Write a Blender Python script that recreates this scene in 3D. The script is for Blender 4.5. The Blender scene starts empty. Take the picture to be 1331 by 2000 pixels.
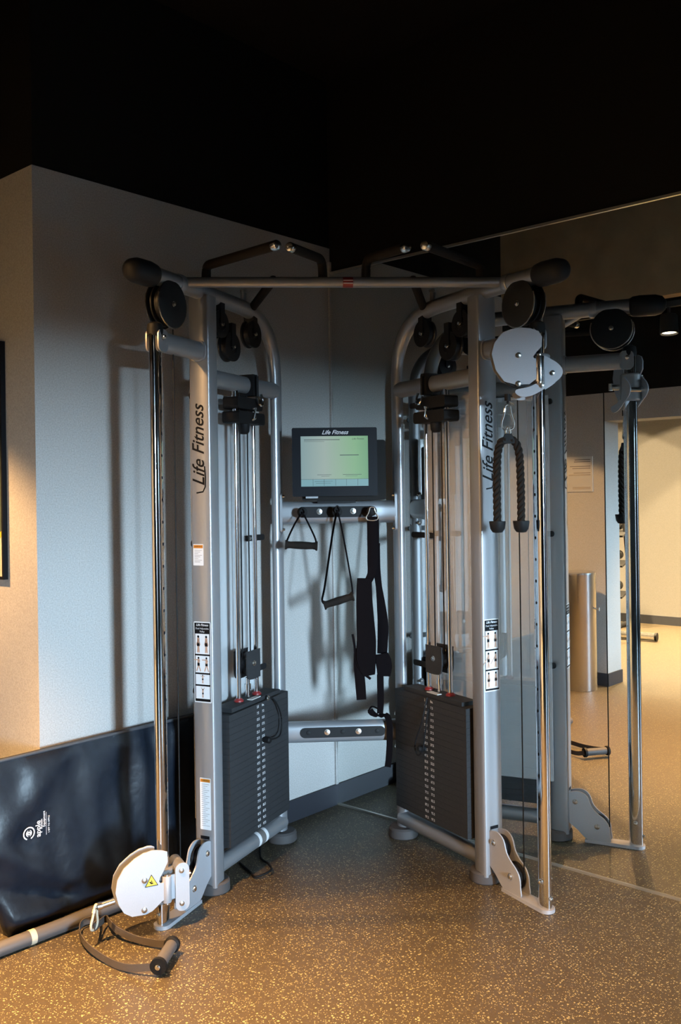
import bpy, bmesh, math, random
from mathutils import Vector, Matrix

random.seed(7)
SC = bpy.context.scene
COL = SC.collection
V = Vector

# ---------------------------------------------------------------- camera
CAM = V((2.928, -3.247, 1.45))
TH, ROLL = 0.72554, 0.01415
RIGHT = V((math.cos(TH), math.sin(TH), 0)); FWD = V((-math.sin(TH), math.cos(TH), 0)); UP = V((0, 0, 1))
cd = bpy.data.cameras.new('camera'); cam = bpy.data.objects.new('camera', cd); COL.objects.link(cam)
r_ = RIGHT * math.cos(ROLL) - UP * math.sin(ROLL); u_ = RIGHT * math.sin(ROLL) + UP * math.cos(ROLL)
m = Matrix.Identity(4)
for i in range(3):
    m[i][0], m[i][1], m[i][2], m[i][3] = r_[i], u_[i], -FWD[i], CAM[i]
cam.matrix_world = m
cd.sensor_fit = 'VERTICAL'; cd.sensor_height = 36; cd.lens = 1811.2 * 36 / 2000
cd.shift_y = -(1000 - 968.5) / 2000
cd.clip_start = 0.004
SC.camera = cam

# ---------------------------------------------------------------- exposure, world, main lights
SC.view_settings.view_transform = 'Standard'; SC.view_settings.look = 'None'
SC.view_settings.exposure = 0.0; SC.view_settings.gamma = 1.0
SC.view_settings.use_curve_mapping = False
SC.cycles.max_bounces = 10; SC.cycles.diffuse_bounces = 3; SC.cycles.glossy_bounces = 6
SC.cycles.transparent_max_bounces = 12; SC.cycles.sample_clamp_indirect = 4.0

SKY = 900.0           # daylight beyond the window
SPOT = 620.0          # watts of a track spot
WARM = (1.0, 0.55, 0.21)

w = bpy.data.worlds.new('overcast_sky'); SC.world = w; w.use_nodes = True
nt = w.node_tree; nt.nodes.clear()
out = nt.nodes.new('ShaderNodeOutputWorld'); bg = nt.nodes.new('ShaderNodeBackground')
tc = nt.nodes.new('ShaderNodeTexCoord'); sp = nt.nodes.new('ShaderNodeSeparateXYZ'); cr = nt.nodes.new('ShaderNodeValToRGB')
mr = nt.nodes.new('ShaderNodeMapRange'); mr.inputs[1].default_value = -0.2; mr.inputs[2].default_value = 0.4
nt.links.new(tc.outputs['Generated'], sp.inputs[0]); nt.links.new(sp.outputs[2], mr.inputs[0]); nt.links.new(mr.outputs[0], cr.inputs[0])
el = cr.color_ramp.elements
el[0].position = 0.0; el[0].color = (0.0006, 0.0006, 0.0007, 1)
el[1].position = 1.0; el[1].color = (0.02, 0.03, 0.04, 1)
for p_, c_ in ((0.325, (0.0015, 0.0015, 0.0018, 1)), (0.345, (0.56, 0.80, 1.0, 1)), (0.525, (0.56, 0.80, 1.0, 1)), (0.60, (0.08, 0.11, 0.15, 1))):
    e_ = el.new(p_); e_.color = c_
nt.links.new(cr.outputs[0], bg.inputs[0]); bg.inputs[1].default_value = SKY
nt.links.new(bg.outputs[0], out.inputs[0])

# window opening in the east wall (x = XE)
XE = 6.5; WY0, WY1, WZ0, WZ1 = -3.17, -2.62, 0.25, 2.13
ld = bpy.data.lights.new('window_portal', 'AREA'); ld.shape = 'RECTANGLE'; ld.size = WZ1 - WZ0; ld.size_y = WY1 - WY0
ld.cycles.is_portal = True
lo = bpy.data.objects.new('window_portal', ld); COL.objects.link(lo)
lo.location = (XE + 0.01, (WY0 + WY1) / 2, (WZ0 + WZ1) / 2); lo.rotation_euler = (0, math.radians(90), 0)

# ---------------------------------------------------------------- materials
def mat(name, col, metal=0.0, rough=0.5, spec=0.5, bump=None, noise=None, emit=None, coat=0.0, sheen=0.0):
    mt = bpy.data.materials.new(name); mt.use_nodes = True
    n = mt.node_tree; b = n.nodes['Principled BSDF']
    b.inputs['Base Color'].default_value = (*col, 1); b.inputs['Metallic'].default_value = metal
    b.inputs['Roughness'].default_value = rough; b.inputs['Specular IOR Level'].default_value = spec
    b.inputs['Coat Weight'].default_value = coat
    if sheen: b.inputs['Sheen Weight'].default_value = sheen
    if emit:
        b.inputs['Emission Color'].default_value = (*emit[0], 1); b.inputs['Emission Strength'].default_value = emit[1]
    if noise or bump:
        t = n.nodes.new('ShaderNodeTexCoord')
    if noise:      # (scale, amount): slight variation of the thing's own colour
        x = n.nodes.new('ShaderNodeTexNoise'); x.inputs['Scale'].default_value = noise[0]; x.inputs['Detail'].default_value = 4
        n.links.new(t.outputs['Object'], x.inputs['Vector'])
        r = n.nodes.new('ShaderNodeMapRange'); r.inputs[1].default_value = 0.3; r.inputs[2].default_value = 0.7
        r.inputs[3].default_value = 1 - noise[1]; r.inputs[4].default_value = 1 + noise[1]
        mx = n.nodes.new('ShaderNodeVectorMath'); mx.operation = 'SCALE'; mx.inputs[0].default_value = col
        n.links.new(x.outputs[0], r.inputs[0]); n.links.new(r.outputs[0], mx.inputs['Scale'])
        n.links.new(mx.outputs[0], b.inputs['Base Color'])
    if bump:       # (scale, strength)
        x = n.nodes.new('ShaderNodeTexNoise'); x.inputs['Scale'].default_value = bump[0]; x.inputs['Detail'].default_value = 3
        n.links.new(t.outputs['Object'], x.inputs['Vector'])
        bm_ = n.nodes.new('ShaderNodeBump'); bm_.inputs['Strength'].default_value = bump[1]; bm_.inputs['Distance'].default_value = 0.002
        n.links.new(x.outputs[0], bm_.inputs['Height']); n.links.new(bm_.outputs[0], b.inputs['Normal'])
    return mt

M = {}
M['wall'] = mat('wall_fabric', (0.285, 0.278, 0.270), rough=0.9, spec=0.2, noise=(190, 0.15), bump=(420, 0.3))
M['black_wall'] = mat('black_wall_paint', (0.006, 0.0055, 0.005), rough=0.9, spec=0.1)
M['ceiling'] = mat('black_ceiling', (0.006, 0.005, 0.005), rough=0.95, spec=0.1, noise=(6, 0.2))
M['brown'] = mat('brown_bulkhead', (0.25, 0.165, 0.085), rough=0.85, spec=0.2, noise=(5, 0.15))
M['dark_wall'] = mat('low_bounce_wall', (0.06, 0.06, 0.06), rough=0.8)  # unseen walls darkened so they bounce less light into the room
M['base'] = mat('baseboard_rubber', (0.016, 0.017, 0.022), rough=0.55, spec=0.25)
M['mirror'] = mat('mirror_glass', (0.86, 0.89, 0.88), metal=1.0, rough=0.0)
M['edge'] = mat('mirror_edge_trim', (0.6, 0.58, 0.52), metal=0.9, rough=0.3)
M['silver'] = mat('silver_powder_coat', (0.245, 0.25, 0.265), metal=0.55, rough=0.34, bump=(900, 0.06))
M['plate'] = mat('light_silver_coat', (0.27, 0.275, 0.295), metal=0.25, rough=0.42, noise=(500, 0.05))
M['chrome'] = mat('chrome', (0.82, 0.83, 0.85), metal=1.0, rough=0.07)
M['steel'] = mat('brushed_steel', (0.62, 0.62, 0.63), metal=1.0, rough=0.2)
M['bolt'] = mat('zinc_bolt', (0.72, 0.70, 0.66), metal=1.0, rough=0.25)
M['rubber'] = mat('black_rubber', (0.005, 0.005, 0.0055), rough=0.6, spec=0.14)
M['foot'] = mat('grey_rubber_foot', (0.050, 0.046, 0.046), rough=0.65, spec=0.2)
M['cap'] = mat('dark_end_cap', (0.009, 0.009, 0.010), rough=0.55, spec=0.14)
M['foam'] = mat('black_foam_grip', (0.010, 0.0075, 0.006), rough=0.85, spec=0.12, bump=(300, 0.4))
M['wheel'] = mat('black_pulley', (0.006, 0.006, 0.007), rough=0.4, spec=0.2)
M['weight'] = mat('charcoal_weight', (0.018, 0.0185, 0.020), metal=0.0, rough=0.6, spec=0.18, noise=(90, 0.12), bump=(500, 0.3))
M['white'] = mat('white_print', (0.56, 0.56, 0.57), rough=0.6)
M['black'] = mat('black_print', (0.004, 0.004, 0.005), rough=0.6, spec=0.08)
M['orange'] = mat('orange_print', (0.42, 0.15, 0.015), rough=0.5)
M['red'] = mat('red_plastic', (0.16, 0.010, 0.010), rough=0.4)
M['yellow'] = mat('yellow_print', (0.50, 0.34, 0.015), rough=0.5)
M['skin'] = mat('skin_print', (0.38, 0.22, 0.15), rough=0.6)
M['vinyl'] = mat('navy_black_vinyl', (0.0045, 0.007, 0.012), rough=0.42, spec=0.25, bump=(30, 0.9), noise=(40, 0.15))
M['vinyl_edge'] = mat('vinyl_piping', (0.030, 0.032, 0.038), rough=0.45)
M['web'] = mat('black_webbing', (0.004, 0.003, 0.0035), rough=0.95, spec=0.03, bump=(700, 0.4))
M['greyweb'] = mat('grey_webbing', (0.050, 0.042, 0.037), rough=0.75, spec=0.2, bump=(700, 0.4))
M['bar'] = mat('grey_bar_sleeve', (0.060, 0.056, 0.056), rough=0.45, spec=0.3)
M['cream'] = mat('cream_band', (0.40, 0.34, 0.25), rough=0.5)
M['bezel'] = mat('display_bezel', (0.0045, 0.0050, 0.0075), rough=0.45, spec=0.10)
M['housing'] = mat('display_housing', (0.008, 0.007, 0.0065), rough=0.6, spec=0.10)
M['paper'] = mat('paper', (0.40, 0.39, 0.37), rough=0.8)
M['ink'] = mat('grey_ink', (0.10, 0.09, 0.085), rough=0.8)
M['green'] = mat('poster_green', (0.040, 0.062, 0.046), rough=0.5)
M['tan'] = mat('poster_tan', (0.34, 0.27, 0.19), rough=0.6)
M['lamp'] = mat('lamp_face', (1, 0.9, 0.7), emit=((1.0, 0.80, 0.55), 7.0))
M['vent'] = mat('lamp_body', (0.010, 0.010, 0.010), rough=0.6)
M['board'] = mat('window_frame', (0.05, 0.05, 0.055), rough=0.5)

def floor_material():
    mt = bpy.data.materials.new('speckled_rubber_floor'); mt.use_nodes = True
    n = mt.node_tree; b = n.nodes['Principled BSDF']; L = n.links.new
    t = n.nodes.new('ShaderNodeTexCoord')
    def fleck(scale, keep, rad, off):
        mp = n.nodes.new('ShaderNodeMapping'); mp.inputs['Location'].default_value = (off, off * 0.7, 0.0)
        dn = n.nodes.new('ShaderNodeTexNoise'); dn.inputs['Scale'].default_value = scale * 1.1
        ad = n.nodes.new('ShaderNodeVectorMath'); ad.operation = 'MULTIPLY_ADD'; ad.inputs[1].default_value = (0.5 / scale,) * 3
        L(t.outputs['Object'], mp.inputs[0]); L(mp.outputs[0], dn.inputs['Vector'])
        L(dn.outputs['Color'], ad.inputs[0]); L(mp.outputs[0], ad.inputs[2])
        v = n.nodes.new('ShaderNodeTexVoronoi'); v.voronoi_dimensions = '2D'; v.inputs['Scale'].default_value = scale
        L(ad.outputs[0], v.inputs['Vector'])
        s = n.nodes.new('ShaderNodeSeparateColor'); L(v.outputs['Color'], s.inputs[0])
        k = n.nodes.new('ShaderNodeMath'); k.operation = 'LESS_THAN'; k.inputs[1].default_value = keep; L(s.outputs[0], k.inputs[0])
        rr = n.nodes.new('ShaderNodeMath'); rr.operation = 'MULTIPLY_ADD'; rr.inputs[1].default_value = rad; rr.inputs[2].default_value = rad * 0.45
        L(s.outputs[1], rr.inputs[0])
        d = n.nodes.new('ShaderNodeMath'); d.operation = 'LESS_THAN'; L(v.outputs['Distance'], d.inputs[0]); L(rr.outputs[0], d.inputs[1])
        a = n.nodes.new('ShaderNodeMath'); a.operation = 'MULTIPLY'; L(k.outputs[0], a.inputs[0]); L(d.outputs[0], a.inputs[1])
        return a
    f1 = fleck(95, 0.26, 0.22, 0.0); f2 = fleck(200, 0.22, 0.26, 3.3)
    mx = n.nodes.new('ShaderNodeMath'); mx.operation = 'MAXIMUM'; L(f1.outputs[0], mx.inputs[0]); L(f2.outputs[0], mx.inputs[1])
    nz = n.nodes.new('ShaderNodeTexNoise'); nz.inputs['Scale'].default_value = 60; nz.inputs['Detail'].default_value = 5
    L(t.outputs['Object'], nz.inputs['Vector'])
    r = n.nodes.new('ShaderNodeValToRGB'); r.color_ramp.elements[0].color = (0.029, 0.0220, 0.0130, 1); r.color_ramp.elements[1].color = (0.058, 0.044, 0.026, 1)
    L(nz.outputs[0], r.inputs[0])
    m2 = n.nodes.new('ShaderNodeMix'); m2.data_type = 'RGBA'; m2.inputs['B'].default_value = (0.255, 0.225, 0.120, 1)
    L(mx.outputs[0], m2.inputs['Factor']); L(r.outputs[0], m2.inputs['A']); L(m2.outputs['Result'], b.inputs['Base Color'])
    b.inputs['Roughness'].default_value = 0.42; b.inputs['Specular IOR Level'].default_value = 0.5
    bp = n.nodes.new('ShaderNodeBump'); bp.inputs['Strength'].default_value = 0.25; bp.inputs['Distance'].default_value = 0.001
    n2 = n.nodes.new('ShaderNodeTexNoise'); n2.inputs['Scale'].default_value = 350; L(t.outputs['Object'], n2.inputs['Vector'])
    L(n2.outputs[0], bp.inputs['Height']); L(bp.outputs[0], b.inputs['Normal'])
    return mt
M['floor'] = floor_material()

def acrylic_material():
    mt = bpy.data.materials.new('clear_acrylic'); mt.use_nodes = True
    n = mt.node_tree; n.nodes.clear(); L = n.links.new
    o = n.nodes.new('ShaderNodeOutputMaterial'); tr = n.nodes.new('ShaderNodeBsdfTransparent'); tr.inputs[0].default_value = (0.90, 0.91, 0.92, 1)
    gl = n.nodes.new('ShaderNodeBsdfGlossy'); gl.inputs['Roughness'].default_value = 0.04
    df = n.nodes.new('ShaderNodeBsdfDiffuse'); df.inputs[0].default_value = (0.8, 0.82, 0.84, 1)
    lw = n.nodes.new('ShaderNodeLayerWeight'); lw.inputs[0].default_value = 0.5
    pw = n.nodes.new('ShaderNodeMath'); pw.operation = 'POWER'; pw.inputs[1].default_value = 4.0; L(lw.outputs['Facing'], pw.inputs[0])
    fr = n.nodes.new('ShaderNodeMath'); fr.operation = 'MULTIPLY_ADD'; fr.inputs[1].default_value = 0.55; fr.inputs[2].default_value = 0.045; L(pw.outputs[0], fr.inputs[0])
    a = n.nodes.new('ShaderNodeMixShader'); a.inputs[0].default_value = 0.24; b = n.nodes.new('ShaderNodeMixShader')
    L(tr.outputs[0], a.inputs[1]); L(df.outputs[0], a.inputs[2]); L(fr.outputs[0], b.inputs[0]); L(a.outputs[0], b.inputs[1]); L(gl.outputs[0], b.inputs[2])
    L(b.outputs[0], o.inputs[0]); return mt
M['acrylic'] = acrylic_material()

def glass_material():
    mt = bpy.data.materials.new('window_glass'); mt.use_nodes = True
    n = mt.node_tree; n.nodes.clear(); L = n.links.new
    o = n.nodes.new('ShaderNodeOutputMaterial'); tr = n.nodes.new('ShaderNodeBsdfTransparent'); gl = n.nodes.new('ShaderNodeBsdfGlossy'); gl.inputs['Roughness'].default_value = 0
    b = n.nodes.new('ShaderNodeMixShader'); b.inputs[0].default_value = 0.05
    L(tr.outputs[0], b.inputs[1]); L(gl.outputs[0], b.inputs[2]); L(b.outputs[0], o.inputs[0]); return mt
M['glass'] = glass_material()

def screen_material(a_dir, org, width):
    """what the display shows: pale grey page turning green to the right"""
    mt = bpy.data.materials.new('display_screen'); mt.use_nodes = True
    n = mt.node_tree; b = n.nodes['Principled BSDF']; L = n.links.new
    t = n.nodes.new('ShaderNodeTexCoord'); dt = n.nodes.new('ShaderNodeVectorMath'); dt.operation = 'DOT_PRODUCT'; dt.inputs[1].default_value = a_dir
    sb = n.nodes.new('ShaderNodeVectorMath'); sb.operation = 'SUBTRACT'; sb.inputs[1].default_value = org
    L(t.outputs['Object'], sb.inputs[0]); L(sb.outputs[0], dt.inputs[0])
    r = n.nodes.new('ShaderNodeMapRange'); r.inputs[1].default_value = 0; r.inputs[2].default_value = width; L(dt.outputs['Value'], r.inputs[0])
    c = n.nodes.new('ShaderNodeValToRGB'); e = c.color_ramp.elements
    e[0].color = (0.20, 0.30, 0.31, 1); e[1].color = (0.13, 0.30, 0.14, 1)
    x = e.new(0.35); x.color = (0.30, 0.38, 0.34, 1); x = e.new(0.8); x.color = (0.20, 0.38, 0.20, 1)
    L(r.outputs[0], c.inputs[0])
    b.inputs['Base Color'].default_value = (0.02, 0.02, 0.02, 1); b.inputs['Roughness'].default_value = 0.25
    L(c.outputs[0], b.inputs['Emission Color']); b.inputs['Emission Strength'].default_value = 1.0
    return mt

# ---------------------------------------------------------------- mesh helpers
def frame3(x, y, o):
    x = V(x).normalized(); y = V(y); y = (y - x * y.dot(x)).normalized(); z = x.cross(y)
    return (V(o), x, y, z)

class MB:
    """collects shapes given in room coordinates into one mesh"""
    def __init__(s): s.b = bmesh.new()
    def face(s, vs):
        try: return s.b.faces.new(vs)
        except ValueError: return None
    def ring_sweep(s, rings, cap=True, closed=False):
        vr = [[s.b.verts.new(p) for p in r] for r in rings]; n = len(vr[0])
        last = len(vr) if closed else len(vr) - 1
        for i in range(last):
            a, b_ = vr[i], vr[(i + 1) % len(vr)]
            for j in range(n): s.face([a[j], a[(j + 1) % n], b_[(j + 1) % n], b_[j]])
        if cap and not closed: s.face(vr[0][::-1]); s.face(vr[-1])
        return s
    def box(s, o, ax, ay, az, lx, ly, lz):
        o, ax, ay, az = V(o), V(ax), V(ay), V(az)
        P = [o + ax * (sx * lx / 2) + ay * (sy * ly / 2) + az * (sz * lz / 2) for sx, sy, sz in
             ((-1, -1, -1), (1, -1, -1), (1, 1, -1), (-1, 1, -1), (-1, -1, 1), (1, -1, 1), (1, 1, 1), (-1, 1, 1))]
        v = [s.b.verts.new(p) for p in P]
        for f in ((0, 3, 2, 1), (4, 5, 6, 7), (0, 1, 5, 4), (1, 2, 6, 5), (2, 3, 7, 6), (3, 0, 4, 7)): s.face([v[i] for i in f])
        return s
    def aabb(s, x0, x1, y0, y1, z0, z1):
        return s.box(((x0 + x1) / 2, (y0 + y1) / 2, (z0 + z1) / 2), (1, 0, 0), (0, 1, 0), (0, 0, 1), x1 - x0, y1 - y0, z1 - z0)
    def cyl(s, p, q, r0, r1=None, n=24, bev=0.0):
        p, q = V(p), V(q); r1 = r0 if r1 is None else r1
        t = (q - p).normalized(); a = t.orthogonal().normalized(); c = t.cross(a); L = (q - p).length
        st = [(0, r0), (L, r1)] if not bev else [(0, r0 - bev), (bev * 0.3, r0 - bev * 0.3), (bev, r0), (L - bev, r1), (L - bev * 0.3, r1 - bev * 0.3), (L, r1 - bev)]
        return s.ring_sweep([[p + t * d + (a * math.cos(k * 2 * math.pi / n) + c * math.sin(k * 2 * math.pi / n)) * r for k in range(n)] for d, r in st])
    def lathe(s, p, axis, prof, n=28):
        """prof: (distance along axis, radius)"""
        p, t = V(p), V(axis).normalized(); a = t.orthogonal().normalized(); c = t.cross(a)
        return s.ring_sweep([[p + t * d + (a * math.cos(k * 2 * math.pi / n) + c * math.sin(k * 2 * math.pi / n)) * max(r, 1e-4) for k in range(n)] for d, r in prof])
    def ball(s, c, r, n=16):
        return s.lathe(V(c) - V((0, 0, r)), (0, 0, 1), [(r - r * math.cos(i * math.pi / 8), r * math.sin(i * math.pi / 8)) for i in range(9)], n)
    def tube(s, pts, ra, rb=None, ref=(0, 0, 1), n=20, cap=True, closed=False, ex=2.0):
        """sweep a (super)ellipse; ra along ref side, rb across"""
        pts = [V(p) for p in pts]; N = len(pts); rings = []; ref = V(ref)
        for i, p in enumerate(pts):
            if closed: t = pts[(i + 1) % N] - pts[i - 1]
            else: t = pts[min(i + 1, N - 1)] - pts[max(i - 1, 0)]
            t.normalize(); rr = ref
            if abs(t.dot(ref.normalized())) > 0.99: rr = t.orthogonal()
            a = (rr - t * rr.dot(t)).normalized(); c = t.cross(a)
            A = ra[i] if isinstance(ra, (list, tuple)) else ra
            B = A if rb is None else (rb[i] if isinstance(rb, (list, tuple)) else rb)
            ring = []
            for k in range(n):
                x, y = math.cos(2 * math.pi * k / n), math.sin(2 * math.pi * k / n)
                x = math.copysign(abs(x) ** (2 / ex), x); y = math.copysign(abs(y) ** (2 / ex), y)
                ring.append(p + a * A * x + c * B * y)
            rings.append(ring)
        return s.ring_sweep(rings, cap, closed)
    def prism(s, poly, fr, d0, d1):
        """2D polygon in frame (o,x,y,z) extruded from d0 to d1 along z"""
        o, x, y, z = fr
        a = [s.b.verts.new(o + x * p[0] + y * p[1] + z * d0) for p in poly]; c = [s.b.verts.new(o + x * p[0] + y * p[1] + z * d1) for p in poly]
        n = len(poly)
        for j in range(n): s.face([a[j], a[(j + 1) % n], c[(j + 1) % n], c[j]])
        s.face(a[::-1]); s.face(c); return s
    def quad(s, fr, x0, x1, y0, y1, d):
        o, x, y, z = fr
        s.face([s.b.verts.new(o + x * a + y * b_ + z * d) for a, b_ in ((x0, y0), (x1, y0), (x1, y1), (x0, y1))]); return s
    def tape(s, pts, widths, wdirs, thick):
        """flat webbing along pts; wdirs one or per point"""
        pts = [V(p) for p in pts]; N = len(pts); rings = []
        for i, p in enumerate(pts):
            t = (pts[min(i + 1, N - 1)] - pts[max(i - 1, 0)]).normalized()
            wd = V(wdirs[i] if isinstance(wdirs, list) else wdirs); wd = (wd - t * wd.dot(t)).normalized(); nn = t.cross(wd)
            W = (widths[i] if isinstance(widths, (list, tuple)) else widths) / 2; h = thick / 2
            rings.append([p + wd * W + nn * h * 0.5, p + wd * W * 0.96 + nn * h, p - wd * W * 0.96 + nn * h, p - wd * W + nn * h * 0.5,
                          p - wd * W - nn * h * 0.5, p - wd * W * 0.96 - nn * h, p + wd * W * 0.96 - nn * h, p + wd * W - nn * h * 0.5])
        return s.ring_sweep(rings)
    def done(s, name, material, parent=None, smooth=35, bevel=0.0, loc=None, uvoff=None):
        bm = s.b
        if bevel:
            ed = [e for e in bm.edges if len(e.link_faces) == 2 and e.calc_face_angle(0) > 0.6]
            bmesh.ops.bevel(bm, geom=ed, offset=bevel, segments=2, affect='EDGES', profile=0.6)
        bmesh.ops.recalc_face_normals(bm, faces=bm.faces)
        off = V((0, 0, 0))
        if parent is not None: off = WL[parent.name]
        elif loc is not None: off = V(loc)
        for v in bm.verts: v.co -= off
        me = bpy.data.meshes.new(name); bm.to_mesh(me); bm.free()
        me.polygons.foreach_set('use_smooth', [bool(smooth)] * len(me.polygons))
        if smooth: me.set_sharp_from_angle(angle=math.radians(smooth))
        me.materials.append(M[material] if isinstance(material, str) else material)
        o = bpy.data.objects.new(name, me); COL.objects.link(o)
        if parent is not None: o.parent = parent
        elif loc is not None: o.location = loc
        WL[o.name] = off
        return o
WL = {}     # where each object's own origin lies in the room

def tag(o, label, cat, group=None):
    o['label'] = label; o['category'] = cat
    if group: o['group'] = group
    return o
def thing(name, label, cat, loc, group=None):
    o = bpy.data.objects.new(name, None); COL.objects.link(o); o.location = loc; o.empty_display_size = 0.1
    WL[o.name] = V(loc); return tag(o, label, cat, group)
def struct(name, mb, material, smooth=0, **k):
    o = mb.done(name, material, smooth=smooth, **k); o['kind'] = 'structure'; return o
def crom(P, per=6, closed=False):
    P = [V(p) for p in P]; o = []; N = len(P)
    rng = range(N) if closed else range(N - 1)
    for i in rng:
        if closed: a, b_, c, d = P[i - 1], P[i], P[(i + 1) % N], P[(i + 2) % N]
        else: a, b_, c, d = P[max(i - 1, 0)], P[i], P[i + 1], P[min(i + 2, N - 1)]
        for k in range(per):
            t = k / per
            o.append(0.5 * ((2 * b_) + (c - a) * t + (2 * a - 5 * b_ + 4 * c - d) * t * t + (3 * b_ - a - 3 * c + d) * t ** 3))
    if not closed: o.append(P[-1])
    return o
def crom2(P, per=5):
    return [(p.x, p.y) for p in crom([V((a, b_, 0)) for a, b_ in P], per, closed=True)]
def fillet(P, r, n=6):
    P = [V(p) for p in P]; o = [P[0]]
    for i in range(1, len(P) - 1):
        a, b_, c = P[i - 1], P[i], P[i + 1]; u = (a - b_).normalized(); v = (c - b_).normalized()
        d = min(r, (a - b_).length * 0.45, (c - b_).length * 0.45); s_, e_ = b_ + u * d, b_ + v * d
        for k in range(n + 1):
            t = k / n; o.append((1 - t) ** 2 * s_ + 2 * t * (1 - t) * b_ + t * t * e_)
    return o + [P[-1]]
def rrect(w_, h_, r, n=4):
    o = []
    for cx, cy, a0 in ((w_ / 2 - r, h_ / 2 - r, 0), (-w_ / 2 + r, h_ / 2 - r, 90), (-w_ / 2 + r, -h_ / 2 + r, 180), (w_ / 2 - r, -h_ / 2 + r, 270)):
        for k in range(n + 1):
            a = math.radians(a0 + 90 * k / n); o.append((cx + r * math.cos(a), cy + r * math.sin(a)))
    return o
def text(name, s_, size, fr, material, parent, depth=0.0004, align='CENTER', shear=0.0, bold=0.0, sx=1.0):
    """flat lettering in a frame: x reads along, y up, z off the surface"""
    cu = bpy.data.curves.new('t', 'FONT'); cu.body = s_; cu.size = size; cu.align_x = align; cu.align_y = 'CENTER'
    cu.shear = shear; cu.offset = bold; cu.resolution_u = 3
    ob = bpy.data.objects.new('t', cu); COL.objects.link(ob)
    me = bpy.data.meshes.new_from_object(ob, depsgraph=bpy.context.evaluated_depsgraph_get())
    bpy.data.objects.remove(ob); bpy.data.curves.remove(cu)
    o, x, y, z = fr; off = WL[parent.name] if parent is not None else V((0, 0, 0))
    for v in me.vertices: v.co = o + x * v.co.x * sx + y * v.co.y + z * depth - off
    me.materials.clear(); me.materials.append(M[material]); me.name = name
    t = bpy.data.objects.new(name, me); COL.objects.link(t); t.parent = parent; WL[t.name] = off
    return t

# ================================================================ the room
ZT = 2.616; ZC = 3.4; XW = -3.2; YP, YP2 = -3.257, -3.486; YF = -6.62
struct('floor', MB().aabb(XW - .1, XE + .1, YF - .1, 0.1, -0.1, 0), 'floor')
struct('ceiling', MB().aabb(XW - .1, XE + .1, YF - .1, 0.1, ZC, ZC + 0.1), 'ceiling')
struct('wall_left', MB().aabb(-0.12, 0, -1.539, 0, 0, ZT), 'wall')
struct('wall_return', MB().aabb(XW, -0.12, -1.539, -1.42, 0, ZT), 'wall')
struct('wall_upper_left', MB().aabb(-0.12, -0.004, -1.535, 0, ZT, ZC), 'black_wall')
struct('wall_upper_return', MB().aabb(XW, -0.12, -1.535, -1.42, ZT, ZC), 'black_wall')
struct('wall_back', MB().aabb(-0.12, XE, 0.0, 0.1, 0, ZC), 'black_wall')
struct('wall_west', MB().aabb(XW - .1, XW, YF, -1.42, 0, ZC), 'wall')
struct('wall_far', MB().aabb(XW, 1.2, YF - .1, YF, 0, ZC), 'wall')
struct('wall_far_dark', MB().aabb(1.2, XE, YF - .1, YF, 0, ZC), 'dark_wall')  # unseen stretch of the far wall, darkened to cut bounce
struct('wall_light_blocker', MB().aabb(1.2, 1.3, YF, YP2, 0, ZC), 'dark_wall')  # unseen wall added to hold back the bright far room's light
struct('wall_partition', MB().aabb(XW, -0.185, YP2, YP, 0, 2.19).aabb(-0.185, 1.3, YP2, YP, 1.98, 2.19), 'wall')
struct('wall_partition_east', MB().aabb(1.3, 5.4, YP2, YP, 2.05, 2.19).aabb(5.4, XE, YP2, YP, 0, 2.19), 'dark_wall')
struct('wall_upper_partition', MB().aabb(XW, XE, YP2 + .01, YP - .002, 2.19, ZC), 'black_wall')
struct('wall_bulkhead', MB().aabb(XW, XE, -2.30, -2.20, 2.62, ZC), 'brown')
struct('wall_right', MB().aabb(XE, XE + .1, YF, WY0, 0, ZC).aabb(XE, XE + .1, WY1, 0, 0, ZC).aabb(XE, XE + .1, WY0, WY1, 0, WZ0).aabb(XE, XE + .1, WY0, WY1, WZ1, ZC), 'dark_wall')
wf = MB()
for y0, y1, z0, z1 in ((WY0, WY1, WZ0, WZ0 + .04), (WY0, WY1, WZ1 - .04, WZ1), (WY0, WY0 + .03, WZ0, WZ1), (WY1 - .03, WY1, WZ0, WZ1)):
    wf.aabb(XE + .03, XE + .07, y0, y1, z0, z1)
win = struct('window_1', wf, 'board')
MB().aabb(XE + .048, XE + .052, WY0 + .03, WY1 - .03, WZ0 + .04, WZ1 - .04).done('window_pane', 'glass', win, smooth=0)
def baseboard(name, x0, x1, y0, y1): struct(name, MB().aabb(x0, x1, y0, y1, 0, 0.095), 'base', bevel=0.003)
baseboard('baseboard_left', 0, 0.012, -1.551, -0.004)
baseboard('baseboard_return', XW, 0.0, -1.551, -1.539)
baseboard('baseboard_partition', XW, -0.173, YP, YP + .012)
baseboard('baseboard_end', -0.185, -0.173, YP2, YP)
baseboard('baseboard_far', XW, XE, YF, YF + .012)
struct('trim_1', MB().aabb(0.010, 5.6, -0.012, 0.0, 0.0, 0.008), 'edge')
struct('trim_2', MB().aabb(0.010, 5.6, -0.012, 0.0, 2.492, 2.502), 'edge')
struct('trim_3', MB().aabb(0.0, 0.010, -0.014, 0.0, 0.0, 2.55), 'wall')
tag(MB().aabb(0.012, 5.59, -0.006, -0.001, 0.008, 2.492).done('wall_mirror', 'mirror', smooth=0, loc=(2.8, -0.003, 0.008)),
    'large frameless wall mirror covering the wall right of the corner', 'mirror')

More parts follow.
